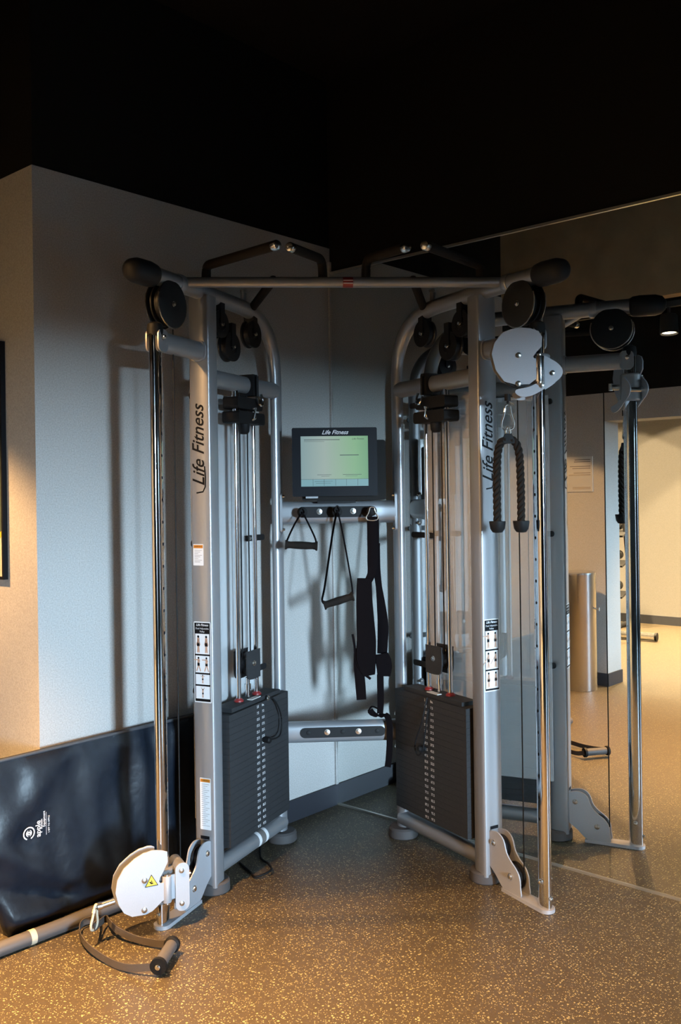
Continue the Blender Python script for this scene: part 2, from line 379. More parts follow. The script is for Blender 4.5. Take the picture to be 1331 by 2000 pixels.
# ================================================================ the machine
CX = thing('cable_machine', 'silver dual adjustable pulley machine with two weight towers standing in the corner', 'cable machine', (0.62, -0.62, 0))
E0 = V((.821, -.255, 0)).normalized()
class Tower:
    """tower axes: u outward along the tower, w towards the middle of the machine, z up"""
    def __init__(s, side):
        s.side = side
        if side == 'R': s.o = V((.49, -.125, 0)); s.e = E0.copy(); s.n = V((E0.y, -E0.x, 0))
        else: s.o = V((.125, -.49, 0)); s.e = V((-E0.y, -E0.x, 0)); s.n = V((E0.x, -E0.y, 0))
    def p(s, u, w_, z): return s.o + s.e * u + s.n * w_ + UP * z
    def face(s, u, w_, z, up=False):
        """frame on the column's outer flat face; lettering reads upward when up"""
        x = UP if up else UP.cross(s.e)
        return frame3(x, s.e.cross(x), s.p(u, w_, z))
TS = [Tower('L'), Tower('R')]

def bolt(parent, c, axis, r=0.008, h=0.006, name='bolt', material='bolt'):
    axis = V(axis).normalized()
    return MB().lathe(V(c), axis, [(0, r * 1.25), (h * .25, r * 1.25), (h * .3, r), (h, r * .9), (h * 1.2, r * .5)], 10).done(name, material, parent)
def bolts(parent, lst, r=0.008, h=0.006):
    for c, a in lst: bolt(parent, c, a, r, h)

def wheel(t, u, z, r, w0, w1, mb):
    c = t.p(u, 0, z); hw = (w1 - w0) / 2; mid = (w0 + w1) / 2
    mb.lathe(c + t.n * (mid - hw), t.n, [(0, r * .5), (0, r), (hw * .35, r), (hw * .6, r * .86), (hw * 1.4, r * .86), (hw * 1.65, r), (hw * 2, r), (hw * 2, r * .5), (hw * 1.8, r * .5), (hw * 1.8, .012), (hw * 2.1, .012), (hw * 2.1, .001)], 32)

for t in TS:
    L_ = t.side == 'L'
    # bent rear leg and top arm, one tube
    pth = [(0, .03), (0, .6), (0, 1.2), (0, 1.8)] + [(p.x, p.y) for p in crom([V(q) for q in ((0, 1.90, 0), (.002, 1.98, 0), (.024, 2.065, 0), (.075, 2.135, 0), (.15, 2.178, 0), (.235, 2.198, 0), (.33, 2.203, 0))], 4)] + [(.6, 2.206), (.885, 2.206)]
    rb = [.030] * len(pth)
    ra = [.022 if z < 2.0 else .022 + .009 * min(1, (z - 2.0) / .2) for u, z in pth]
    MB().tube([t.p(u, 0, z) for u, z in pth], ra, rb, ref=t.n, n=28).done('bent_frame_tube', 'silver', CX, smooth=50)
    MB().tube([t.p(u, 0, 2.203 + dz) for u, dz in ((.862, 0), (.872, 0), (.90, .0), (.96, -.002), (.985, -.004), (1.0, -.006))], [.034, .041, .044, .043, .036, .018], [.034, .040, .043, .042, .035, .018], ref=t.n, n=28).done('arm_end_cap', 'cap', CX, smooth=60)
    MB().tube([t.p(u, 0, 2.206) for u in (.70, .705, .725, .73)], [.0325, .035, .035, .0325], ref=t.n, n=28).done('arm_collar', 'silver', CX)
    # column, D section
    sec = []
    for u, w_ in ((.592, -.036), (.592, .036), (.589, .041), (.584, .043), (.575, .0435)): sec.append((u, w_))
    for k in range(13):
        a = math.pi / 2 - math.pi * k / 12
        sec.append((.560 - .052 * abs(math.cos(a)) ** .75, .0435 * math.copysign(abs(math.sin(a)) ** .75, math.sin(a))))
    sec += [(.575, -.0435), (.584, -.043), (.589, -.041)]
    mb = MB(); mb.ring_sweep([[t.p(u, w_, z) for u, w_ in sec] for z in (.03, .6, 1.2, 1.8, 2.188)])
    mb.done('column', 'silver', CX, smooth=40)
    MB().quad(t.face(.592, 0, 0), -.019, .019, .205, .217, .0006).done('cable_slot', 'black', CX, smooth=0)
    # feet
    MB().lathe(t.p(.54, 0, 0), UP, [(0, .058), (.004, .061), (.036, .060), (.042, .054), (.043, .03)], 36).done('rubber_foot', 'foot', CX)
    MB().lathe(t.p(.0, 0, 0), UP, [(0, .060), (.004, .063), (.034, .061), (.042, .054), (.043, .03)], 36).done('rubber_foot', 'foot', CX)
    # base and middle tubes
    MB().tube([t.p(.0, 0, .078), t.p(.25, 0, .078), t.p(.535, 0, .078)], .031, ref=UP, n=24).done('base_tube', 'silver', CX)
    MB().tube([t.p(.01, 0, 1.895), t.p(.25, 0, 1.895), t.p(.535, 0, 1.895)], .034, .026, ref=UP, n=24).done('middle_tube', 'silver', CX)
    cl = MB().box(t.p(.24, 0, 1.895), t.e, t.n, UP, .035, .075, .085)
    cl.cyl(t.p(.24, .045, 1.93), t.p(.24, .045, 1.85), .006).done('cable_clamp', 'cap', CX, bevel=.008)
    MB().tube(crom([t.p(.22, .05, 1.86), t.p(.21, .055, 1.825), t.p(.235, .055, 1.815), t.p(.25, .05, 1.845)], 5), .005, n=8).done('clamp_loop', 'chrome', CX)
    # guide rods and weights
    for u in (.20, .34):
        MB().cyl(t.p(u, 0, .13), t.p(u, 0, 1.80), .0095, n=20).done('guide_rod', 'chrome', CX)
    MB().cyl(t.p(.34, 0, 1.80), t.p(.34, 0, 1.87), .0135, n=20).done('rod_sleeve', 'chrome', CX)
    g = MB().prism(rrect(.205, .046, .012), frame3(t.e, UP, t.p(.27, 0, 1.762)), -.038, .038)
    g.prism(rrect(.195, .046, .012), frame3(t.e, UP, t.p(.275, 0, 1.818)), -.034, .034)
    g.lathe(t.p(.27, 0, 1.70), UP, [(0, .014), (.01, .022), (.04, .024)], 16)
    g.done('rubber_bumper', 'rubber', CX, smooth=40, bevel=.003)
    MB().tube([t.p(.27, .040, 1.80), t.p(.27, .052, 1.80), t.p(.27, .052, 1.76), t.p(.27, .040, 1.755)], .006, n=8).done('bumper_clip', 'bolt', CX)
    # weight plates, numbered
    z0 = .148; dz = .0246
    mb = MB().box(t.p(.27, 0, z0 + dz / 2), t.e, t.n, UP, .47, .112, dz - .0005)
    plate0 = mb.done('weight_plate', 'weight', CX, smooth=0, bevel=.0007)
    nfr = lambda u, z: frame3(t.e if not L_ else -t.e, UP, t.p(u, .0562, z))
    # lettering must read left to right as seen from the middle of the machine
    rd = -t.e if t.n.cross(UP).dot(t.e) < 0 else t.e
    rd = UP.cross(t.n)
    for k in range(20):
        if k == 0: pl = plate0
        elif k < 19: pl = plate0.copy(); COL.objects.link(pl); pl.parent = CX; pl.location = (0, 0, k * dz); WL[pl.name] = V(CX.location) + V((0, 0, k * dz))
        zz = z0 + k * dz + dz / 2
        val = '%.1f' % (2.5 + 5 * (19 - k))
        if k < 19:
            for q_ in (-1, 1): text('weight_number', val, .0135, frame3(rd, UP, t.p(.27, .0562, zz) + rd * .0205 * q_), 'white', pl, bold=.0002)
        else:
            hp = MB().box(t.p(.27, 0, z0 + k * dz + dz / 2), t.e, t.n, UP, .47, .112, dz - .0005)
            hp.box(t.p(.27, .004, z0 + (k + 1) * dz + .006), t.e, t.n, UP, .385, .075, .018)
            pl = hp.done('head_plate', 'weight', CX, smooth=0, bevel=.0016)
            for q_, s_ in ((-1, val), (1, 'lbs.')): text('weight_number', s_, .0135, frame3(rd, UP, t.p(.27, .0562, zz) + rd * .0205 * q_), 'white', pl, bold=.0002)
            MB().box(t.p(.27, .028, z0 + (k + 1) * dz + .0165), t.e, t.n, UP, .07, .022, .003).done('plate_label', 'paper', pl, smooth=0)
    ztop = z0 + 20 * dz + .015
    for u in (.20, .34):
        MB().lathe(t.p(u, 0, ztop), UP, [(0, .019), (.006, .019), (.010, .013), (.013, .012)], 20).done('red_bushing', 'red', CX)
    # selector stem, floating pulley block, its cables
    MB().cyl(t.p(.27, 0, ztop), t.p(.27, 0, .735), .009).cyl(t.p(.27, 0, .69), t.p(.27, 0, .71), .013).done('selector_stem', 'chrome', CX)
    for s_ in (-1, 1):
        MB().prism(crom2([(-.052, .045), (-.045, .055), (.045, .055), (.052, .045), (.052, -.030), (.030, -.056), (-.045, -.056), (-.052, -.045)], 3), frame3(t.e, UP, t.p(.272, s_ * .028, .79)), -.0025, .0025).done('pulley_block_plate', 'weight', CX)
    mb = MB(); wheel(t, .272, .795, .046, -.018, .018, mb); mb.done('pulley_wheel', 'wheel', CX)
    bolt(CX, t.p(.272, .031, .795), t.n, .009)
    for u in (.245, .305):
        MB().cyl(t.p(u, 0, .80), t.p(u, 0, 1.90), .0028, n=8).done('steel_cable', 'rubber', CX)
    # top pulleys
    for u, z, r in ((.205, 2.105, .055), (.375, 2.03, .056), (.455, 2.105, .052)):
        mb = MB(); wheel(t, u, z, r, -.018, .018, mb); mb.box(t.p(u, 0, z + .045), t.e, t.n, UP, .03, .046, .09)
        mb.done('pulley_wheel', 'wheel', CX); bolt(CX, t.p(u, .021, z), t.n, .007)
    mb = MB(); wheel(t, .79, 2.118, .074, -.016, .016, mb); mb.done('pulley_wheel', 'wheel', CX)
    for s_ in (-1, 1):
        MB().lathe(t.p(.79, s_ * .026, 2.118) - t.n * .003, t.n, [(0, .02), (0, .080), (.001, .082), (.005, .082), (.006, .080), (.006, .02)], 40).done('pulley_guard', 'cap', CX)
        MB().tube([t.p(.79 + .083 * math.cos(a), s_ * .026, 2.118 + .083 * math.sin(a)) for a in [math.radians(-200 + 10 * k) for k in range(23)]], .0022, .0035, ref=t.n, n=8).done('guard_rim', 'bolt', CX)
        bolt(CX, t.p(.79, s_ * .030, 2.118), t.n * s_, .008)
    MB().cyl(t.p(.26, 0, 2.19), t.p(.26, 0, 2.265), .011).lathe(t.p(.26, 0, 2.262), UP, [(0, .014), (.01, .014), (.014, .008)], 14).done('strut_stub', 'silver', CX)
    # shroud brackets and clear rear panel
    MB().box(t.p(.315, -.074, 1.055), t.e, t.n, UP, .45, .005, 1.60).done('rear_shroud', 'acrylic', CX, smooth=0)
    for z in (1.83, 1.28, .733):
        for ua, ub in ((.012, .145), (.505, .545)):
            MB().prism(rrect(ub - ua + .02, .024, .010), frame3(t.e, UP, t.p((ua + ub) / 2, -.066, z)), -.003, .003).done('shroud_bracket', 'cap', CX)
        bolt(CX, t.p(.130, -.062, z), t.n, .006); bolt(CX, t.p(.512, -.070, z), -t.n, .006); bolt(CX, t.p(.512, -.079, z), -t.n, .006)
    # outer chrome post and its top arm
    MB().tube([t.p(.857, 0, z) for z in (.012, .7, 1.4, 2.005)], .0175, .0275, ref=t.n, n=44, ex=2.15).done('guide_post', 'chrome', CX, smooth=60)
    MB().lathe(t.p(.857, 0, 2.0), UP, [(0, .027), (.02, .029), (.04, .026), (.047, .014)], 24).done('post_cap', 'rubber', CX)
    for k in range(22):
        z = .32 + k * .075
        MB().prism([(.004 * math.cos(a), .0055 * math.sin(a)) for a in [math.pi * 2 * j / 10 for j in range(10)]], frame3(t.e, UP, t.p(.857 - .004, 0, z)), *((.0168, .0178) if t.e.cross(UP).dot(t.n) > 0 else (-.0178, -.0168))).done('adjustment_hole', 'black', CX, smooth=0)
    MB().tube([t.p(.592, 0, 1.985), t.p(.70, 0, 1.985), t.p(.832, 0, 1.985)], .034, .028, ref=UP, n=28, ex=2.6).done('post_arm', 'silver', CX)
    MB().tube([t.p(.592, 0, 1.985), t.p(.600, 0, 1.985)], .039, .034, ref=UP, n=28, ex=2.6).done('weld_ring', 'plate', CX)
    for s_ in (-1, 1):
        MB().prism(rrect(.055, .075, .018), frame3(t.e, UP, t.p(.848, s_ * .024, 1.985)), -.003, .003).done('post_lug', 'silver', CX)
        bolt(CX, t.p(.852, s_ * .027, 1.995), t.n * s_, .008, .010)
        bolt(CX, t.p(.857, s_ * .018, .105), t.n * s_, .008, .010)
    bolt(CX, t.p(.885, 0, .05), t.e, .007, .006)
    # foot bracket with pulleys
    prof = [(.590, .200), (.612, .207), (.640, .208), (.668, .190), (.684, .150), (.705, .127), (.735, .105), (.752, .080), (.756, .045), (.755, .010), (.690, .006), (.655, .022), (.625, .050), (.598, .070), (.590, .075)]
    pr2 = [(p.x, p.y) for p in crom([V((a - .59, b_, 0)) for a, b_ in prof], 3)]
    for s_ in (-1, 1):
        MB().prism(pr2, frame3(t.e, UP, t.p(.59, s_ * .021, 0)), -.0025, .0025).done('foot_bracket', 'plate', CX)
        bolt(CX, t.p(.617, s_ * .024, .165), t.n * s_, .009); bolt(CX, t.p(.705, s_ * .024, .072), t.n * s_, .009)
    mb = MB(); wheel(t, .625, .150, .042, -.014, .014, mb); mb.done('pulley_wheel', 'wheel', CX)
    mb = MB(); wheel(t, .700, .068, .048, -.014, .014, mb); mb.done('pulley_wheel', 'wheel', CX)
    fp = [(.655, -.024)] + [(.862 + .03 * math.cos(a), .03 * math.sin(a)) for a in [math.radians(-80 + 16 * k) for k in range(11)]] + [(.655, .024)]
    MB().prism([(a - .655, b_) for a, b_ in fp], frame3(t.e, t.n, t.p(.655, 0, 0)), *((.001, .014) if t.e.cross(t.n).z > 0 else (-.014, -.001))).done('foot_plate', 'plate', CX, bevel=.002)
    # outer cable
    MB().cyl(t.p(.752, 0, .07), t.p(.752, 0, 1.86 if t.side == 'R' else 2.08), .0025, n=8).done('steel_cable', 'rubber', CX)

# ---------------------------------------------------------------- lettering and labels on the columns
def logo(fr, length, material, parent, name='maker_lettering'):
    k = length / 5.62
    return text(name, 'Life Fitness', k * 1.12, fr, material, parent, shear=.38, bold=k * .012, sx=.92)
for t in TS:
    fr = t.face(.5925, -.004 if t.side == 'L' else .004, 1.64, up=True)
    lt = logo(fr, .36, 'black', CX)
    o, x, y, z = fr
    MB().tube([o + x * a + y * b_ + z * .0004 for a, b_ in ((-.172, .012), (-.168, -.016), (-.150, -.026), (-.115, -.027), (-.075, -.024))], .0028, .0003, ref=y, n=6).done('lettering_swash', 'black', CX)

def figure(mb_s, mb_k, fr, cx, y0, h, pose):
    """tiny printed exercising figure of height h standing at (cx, y0)"""
    d = .0011
    def line(mb, a, b_, w_):
        a, b_ = V(a), V(b_); n = V((-(b_ - a).y, (b_ - a).x)).normalized() * w_ / 2
        o, x, y, z = fr
        mb.face([mb.b.verts.new(o + x * (cx + p.x * h) + y * (y0 + p.y * h) + z * d) for p in (a + n / h, a - n / h, b_ - n / h, b_ + n / h)])
    o, x, y, z = fr
    mb_k.face([mb_k.b.verts.new(o + x * (cx + .075 * h * math.cos(q)) + y * (y0 + .93 * h + .075 * h * math.sin(q)) + z * d) for q in [k * math.pi / 5 for k in range(10)]])
    line(mb_s, (0, .86), (0, .55), h * .16); line(mb_k, (0, .60), (0, .38), h * .19)
    sp_ = .16 if pose == 'lunge' else .05
    line(mb_s, (-.02, .40), (-sp_, .02), h * .08); line(mb_s, (.02, .40), (sp_, .02), h * .08)
    arms = {'down': ((-.12, .45), (.12, .45)), 'fwd': ((-.38, .78), (-.3, .72)), 'up': ((-.22, 1.15), (.22, 1.15)), 'lunge': ((-.36, .80), (.12, .70)), 'flex': ((-.28, .86), (.28, .86)), 'low': ((-.40, .25), (-.10, .5))}[pose]
    for a in arms: line(mb_s, (0, .80), a, h * .06)
def placard(t, z0, z1, panels):
    fr0 = t.face(.5925, 0, z0); o, x, y, z = fr0
    W = .072; H = z1 - z0
    base = MB().prism([(a, b_ + H / 2) for a, b_ in rrect(W, H, .004)], fr0, 0, .0004).done('instruction_placard', 'white', CX, smooth=0)
    MB().quad(fr0, -W / 2 + .003, W / 2 - .003, .004, H - .004, .0007).done('placard_ground', 'black', base, smooth=0)
    text('placard_lettering', 'Life Fitness', .0115, frame3(x, y, o + y * (H - .012)), 'white', base, depth=.0010, shear=.35, bold=.0002)
    text('placard_lettering', 'Dual Adjustable', .0088, frame3(x, y, o + y * (H - .025)), 'white', base, depth=.0010)
    text('placard_lettering', 'Pulley', .0088, frame3(x, y, o + y * (H - .036)), 'white', base, depth=.0010)
    ms, mk, mp, yy = MB(), MB(), MB(), H - .044
    for hgt, poses in panels:
        mp.quad(fr0, -W / 2 + .006, W / 2 - .006, yy - hgt, yy, .0009)
        for i, ps in enumerate(poses):
            cx = 0 if len(poses) == 1 else (-.017 if i == 0 else .017)
            figure(ms, mk, fr0, cx, yy - hgt + .004, hgt * (.70 if ps == 'up' else .86), ps)
        yy -= hgt + .006
    mp.done('picture_panel', 'white', base, smooth=0); ms.done('printed_figure', 'skin', base, smooth=0); mk.done('printed_shorts', 'black', base, smooth=0)
placard(TS[0], .703, .998, [(.074, ('down', 'down')), (.062, ('lunge', 'lunge')), (.037, ('flex',)), (.046, ('up',))])
placard(TS[1], .716, .985, [(.068, ('fwd', 'down')), (.068, ('low', 'low')), (.066, ('down', 'down'))])
def label(t, wc, z0, z1, W, lines):
    fr = t.face(.5925, wc, z0); o, x, y, z = fr; H = z1 - z0
    b_ = MB().prism([(a, c + H / 2) for a, c in rrect(W, H, .002)], fr, 0, .0004).done('warning_label', 'white', CX, smooth=0)
    MB().quad(fr, -W / 2 + .002, W / 2 - .002, H - .015, H - .003, .0007).done('label_header', 'orange', b_, smooth=0)
    text('label_lettering', 'WARNING', .0070, frame3(x, y, o + y * (H - .009)), 'black', b_, depth=.0010)
    q = MB()
    for i in range(lines):
        yy = H - .022 - i * (H - .030) / lines; q.quad(fr, -W / 2 + .006, W / 2 - .006 - .008 * ((i * 7) % 3), yy - .0012, yy, .0008)
    q.done('label_lines', 'ink', b_, smooth=0)
label(TS[0], -.012, 1.203, 1.281, .044, 8)
label(TS[0], .004, .240, .428, .046, 22)
t = TS[0]
MB().tube([t.p(.17, 0, .078), t.p(.245, 0, .078)], .0316, ref=UP, n=24, cap=False).done('tube_sticker', 'white', CX)
MB().tube([t.p(.190, 0, .078), t.p(.225, 0, .078)], .0319, ref=UP, n=24, cap=False).done('tube_sticker_print', 'ink', CX)

# selector pins on their lanyards
def lanyard(t, pts, pin):
    MB().tube(crom([t.p(*p) for p in pts], 6), .0032, n=8).done('pin_lanyard', 'rubber', CX)
    MB().lathe(t.p(*pin), t.n, [(0, .004), (.004, .011), (.030, .013), (.036, .009)], 16).done('selector_pin', 'rubber', CX)
t = TS[0]
lanyard(t, [(.208, .058, .645), (.19, .07, .640), (.155, .075, .60), (.135, .078, .55), (.145, .08, .50), (.18, .085, .485), (.235, .08, .488)], (.250, .054, .490))
bolt(CX, t.p(.208, .0565, .645), t.n, .008)
t = TS[1]
lanyard(t, [(.262, .058, .640), (.262, .07, .60), (.25, .078, .54), (.215, .08, .47), (.205, .08, .43), (.225, .08, .405), (.25, .075, .43), (.262, .07, .50), (.275, .062, .60)], (.240, .054, .435))

# ---------------------------------------------------------------- middle: crossbars, display, pull-up bar
s2 = 2 ** .5
MO = V((.3075, -.3075, 0)); AD = V((1 / s2, 1 / s2, 0)); FD = V((1 / s2, -1 / s2, 0))
def P(a, f, z): return MO + AD * a + FD * f + UP * z
ff = lambda a, f, z: frame3(AD, UP, P(a, f, z))      # z axis faces the front (AD x UP)
for zc, hh in ((1.381, .047), (.453, .044)):
    MB().tube([P(a, 0, zc) for a in (-.243, -.1, .1, .243)], hh, .030, ref=UP, n=36, ex=2.8).done('crossbar', 'silver', CX)
    for s_ in (-1, 1):
        MB().prism(rrect(.058, .165, .012), frame3(FD, UP, P(s_ * .243, 0, zc)), -.005, .005).done('flange', 'silver', CX)
        for dz in (-.070, .070): bolt(CX, P(s_ * .237, .012, zc + dz), -AD * s_, .007, .009)
sg = 1 if AD.cross(UP).dot(FD) > 0 else -1
def ip(poly, a, z, d0, d1, name, material, parent=CX, **k):
    fr = ff(a, 0, z); return MB().prism(poly, fr, sg * d0, sg * d1).done(name, material, parent, **k)
ip(rrect(.315, .046, .012), -.010, 1.383, .026, .0335, 'hook_plate', 'cap', bevel=.001)
ip(rrect(.360, .042, .0205), .004, .455, .026, .0335, 'hook_plate', 'cap', bevel=.001)
for a, z in ((-.082, 1.385), (.060, 1.385), (-.062, .457), (.070, .457)): bolt(CX, P(a, .034, z), FD, .010, .004)
for a, z in ((-.14, .457), (.004, .457), (.150, .457)): bolt(CX, P(a, .034, z), FD, .009, .003, 'blind_screw', 'cap')
for a in (-.155, -.010, .135):
    MB().lathe(P(a, .033, 1.385), FD, [(0, .010), (.040, .010), (.044, .020), (.052, .021), (.056, .014)], 20).done('hook_peg', 'rubber', CX)
# display
DSP = ip(rrect(.350, .282, .006), -.019, 1.590, .095, .128, 'display', 'bezel', smooth=0, bevel=.002)
ip(rrect(.350, .250, .012), .020, 1.556, .018, .095, 'display_back', 'housing', DSP, bevel=.004)
MB().box(P(-.01, .035, 1.436), AD, FD, UP, .16, .06, .03).done('display_mount', 'cap', DSP, bevel=.004)
sc_fr = ff(-.1585, .1285, 1.490)
SW, SH = .277, .206
sm = screen_material(AD, P(-.1585, 0, 0) - V(CX.location), SW)
MB().prism([(0, 0), (SW, 0), (SW, SH), (0, SH)], sc_fr, 0, sg * .0004).done('screen', sm, DSP, smooth=0)
M['scr_blue'] = mat('screen_toolbar', (0.01, 0.02, 0.02), emit=((0.13, 0.27, 0.30), 1.0))
M['scr_ink'] = mat('screen_ink', (0.01, 0.01, 0.01), rough=.4)
o, x, y, z = sc_fr; z = z * sg
fs = (o, x, y, z)
MB().quad(fs, 0, SW, 0, .0285, .0007).done('screen_toolbar', 'scr_blue', DSP, smooth=0)
q = MB()
for a in (.175, .34, .51, .67, .84): q.quad(fs, SW * a, SW * a + .0012, .002, .030, .0010)
q.quad(fs, 0, SW, .029, .0300, .0010)
for x0, x1, yy, h in ((.05, .58, .190, .0022), (.05, .35, .184, .001), (.58, .86, .126, .0028), (.24, .45, .047, .0014), (.30, .42, .041, .001), (.62, .90, .047, .0016), (.66, .84, .041, .001), (.20, .47, .020, .001), (.22, .44, .012, .001)):
    q.quad(fs, SW * x0, SW * x1, yy, yy + h, .0010)
q.done('screen_lines', 'scr_ink', DSP, smooth=0)
text('screen_lettering', 'Life Fitness', .011, frame3(x, y, o + x * SW * .85 + y * .194), 'scr_ink', DSP, depth=sg * .0012, shear=.35)
text('maker_lettering', 'Life Fitness', .024, frame3(x, y, P(-.018, .1285, 1.711)), 'white', DSP, depth=sg * .0006, shear=.40, bold=.0004)
ip(rrect(.05, .012, .002), -.115, 1.4475, .09, .124, 'display_key', 'silver', DSP)

# pull-up bar between the arms
b0, b1 = TS[0].p(.70, .0, 2.214), TS[1].p(.70, .0, 2.214)
bd = (b1 - b0).normalized()
MB().cyl(b0, b1, .0185, n=28).done('pull_up_bar', 'silver', CX)
bc = (b0 + b1) / 2 + bd * .01
fcam = FD
MB().tube([bc - bd * .018, bc + bd * .018], .0189, ref=UP, n=28, cap=False).done('round_badge', 'red', CX)
MB().tube([bc - bd * .013, bc + bd * .013], .0192, .0192, ref=UP, n=28, cap=False).tube([bc - bd * .0185, bc - bd * .0165], .0192, n=28, cap=False).done('badge_print', 'red', CX)
for dz, hh in ((.003, .0012), (-.007, .0012)):
    MB().box(bc + FD * .0185 + UP * dz, bd, FD, UP, .034, .004, hh * 2).done('badge_stripe', 'white', CX, smooth=0)
def barp(tt): return b0 + (b1 - b0) * tt
def grip(pts, endn=True):
    path = fillet(pts, .06, 6)
    MB().tube(path, .0165, ref=V((.3, .2, 1)), n=20).done('foam_grip', 'foam', CX, smooth=60)
    d = (path[-1] - path[-2]).normalized()
    MB().lathe(path[-1] - d * .002, d, [(0, .0165), (.018, .0168), (.024, .014), (.027, .006)], 18).done('grip_end_cap', 'bolt', CX)
    d0 = (path[1] - path[0]).normalized()
    MB().lathe(path[0] - d0 * .004, d0, [(0, .021), (.008, .021), (.010, .017)], 18).done('grip_flange', 'silver', CX)
def refl(p): return V((-p[1], -p[0], p[2]))      # the machine is symmetric about the corner's bisector
A0, A1, A2 = V((.385, -1.085, 2.225)), V((.385, -1.083, 2.278)), V((.784, -1.138, 2.262))
B0, B1, B2 = V((.665, -.775, 2.225)), V((.665, -.778, 2.305)), V((.741, -1.010, 2.288))
C0, C1 = TS[0].p(.215, .012, 2.208), V((.493, -.862, 2.240))
for f_ in (lambda p: p, refl):
    grip([f_(A0), f_(A1), f_(A2)]); grip([f_(B0), f_(B1), f_(B2)]); grip([f_(C0), f_(C0 + (C1 - C0) * .5), f_(C1)])

# ---------------------------------------------------------------- carriages on the posts
def carriage(t, zc, adir, outline, kind):
    a = V(adir).normalized(); k = UP.cross(a); k = k if k.dot(CAM - t.p(.857, 0, 0)) > 0 else -k
    O_ = t.p(.857, 0, zc); s_ = 1 if a.cross(UP).dot(k) > 0 else -1
    root = MB().tube([O_ + UP * dz for dz in (-.055, -.05, .05, .055)], [.030, .034, .034, .030], [.038, .042, .042, .038], ref=t.n, n=28, ex=3).done('pulley_carriage', 'silver', CX)
    def pz(poly, da, k0, k1, name, material, **kw):
        return MB().prism(poly, frame3(a, UP, O_ + a * da), s_ * k0, s_ * k1).done(name, material, root, **kw)
    pz(outline, 0, .052, .057, 'swivel_plate', 'plate', bevel=.0012)
    out2 = [(p[0] + .006, p[1] + .003) for p in outline if True]
    cxm = sum(p[0] for p in outline) / len(outline)
    out2 = [(max(p[0], .028) + .004, p[1] + .002) for p in outline]
    pz(out2, 0, .012, .017, 'swivel_plate', 'plate', bevel=.0012)
    w_ = MB(); c = O_ + a * (cxm + .01) + k * .020
    w_.lathe(c, k, [(0, .03), (0, .062), (.008, .062), (.012, .055), (.018, .055), (.022, .062), (.030, .062), (.030, .03)], 32); w_.done('pulley_wheel', 'wheel', root)
    for q in ((cxm + .012, .047), (cxm + .014, -.050)):
        MB().lathe(O_ + a * q[0] + UP * q[1] + k * .057, k, [(0, .0095), (.004, .0095), (.006, .005)], 16).done('rivet', 'bolt', root)
        MB().cyl(O_ + a * q[0] + UP * q[1] + k * .015, O_ + a * q[0] + UP * q[1] + k * .053, .006, n=10).done('spacer', 'bolt', root)
    MB().cyl(O_ + k * .046 - UP * .044, O_ + k * .046 + UP * .044, .0165, n=28, bev=.002).done('hinge_barrel', 'plate' if kind == 'low' else 'steel', root)
    MB().cyl(O_ + k * .046 + UP * .043, O_ + k * .046 + UP * .050, .012, n=20).cyl(O_ + k * .046 - UP * .050, O_ + k * .046 - UP * .043, .012, n=20).done('hinge_pin', 'bolt', root)
    if kind == 'low':
        st = [(-.055 + x_, y_ - .005) for x_, y_ in rrect(.048, .162, .0238, 8)]
        pz(st, 0, .040, .045, 'end_plate', 'plate', bevel=.0012)
        pz([(-.055 + x_, y_ - .002) for x_, y_ in rrect(.042, .150, .0205, 8)], 0, -.05, .040, 'carriage_body', 'silver', smooth=40)
        pz(rrect(.05, .082, .004), -.020, .034, .040, 'hinge_plate', 'plate')
        for y_ in (.055, -.055): MB().lathe(O_ - a * .052 + UP * (y_ - .004) + k * .045, k, [(0, .0085), (.004, .0085), (.006, .004)], 14).done('rivet', 'bolt', root)
        MB().cyl(O_ - a * .095 + UP * .02, O_ - a * .075 + UP * .02, .010, n=16).done('pull_knob', 'orange_metal', root)
    else:
        pl = [(397 - x_, 540 - y_) for x_, y_ in ((425, 462), (480, 480), (528, 516), (548, 560), (522, 608), (440, 660), (360, 704), (290, 716), (248, 694), (252, 668), (330, 652), (392, 622), (418, 590))]
        pl = crom2([(x_ * .000532, y_ * .000532) for x_, y_ in pl], 4)
        pz(pl, 0, .034, .038, 'pop_pin_plate', 'plate', bevel=.001)
        pz([(x_ + .003, y_ - .004) for x_, y_ in pl], 0, -.042, -.038, 'pop_pin_plate', 'plate', bevel=.001)
        for q in ((-.045, -.014), (-.008, -.055)): MB().lathe(O_ + a * q[0] + UP * q[1] + k * .038, k, [(0, .009), (.004, .009), (.006, .004)], 14).done('rivet', 'bolt', root)
        MB().cyl(O_ - a * .045 - UP * .014 - k * .04, O_ - a * .045 - UP * .014 + k * .034, .010, n=14).done('spacer', 'bolt', root)
        MB().cyl(O_ - k * .05 - a * .0, O_ - k * .085, .012, n=16).cyl(O_ - k * .085 - UP * .014, O_ - k * .085 + UP * .014, .009, n=14).done('cable_end', 'bolt', root)
    return root, O_, a, k
M['orange_metal'] = mat('brass_pin', (0.72, 0.45, 0.28), metal=1.0, rough=0.3)
olR = [(165, 302), (215, 284), (262, 275), (300, 276), (340, 280), (392, 300), (414, 338), (410, 400), (380, 430), (356, 462), (362, 474), (380, 478), (380, 602), (330, 638), (250, 641), (170, 618), (118, 545), (92, 440), (112, 366)]
olR = [((397 - x_) * .000532, (540 - y_) * .000532) for x_, y_ in olR]
olL = [(440, 142), (490, 132), (530, 136), (600, 152), (648, 172), (652, 270), (612, 350), (572, 414), (562, 452), (575, 470), (620, 472), (620, 640), (588, 652), (540, 692), (490, 728), (440, 744), (420, 748), (290, 742), (212, 692), (160, 600), (132, 480), (152, 360), (215, 262), (320, 185), (410, 145)]
olL = [((645 - x_) * .000336, (550 - y_) * .000336) for x_, y_ in olL]
cL = carriage(TS[0], .145, (-.378, -.926, 0), olL, 'low')
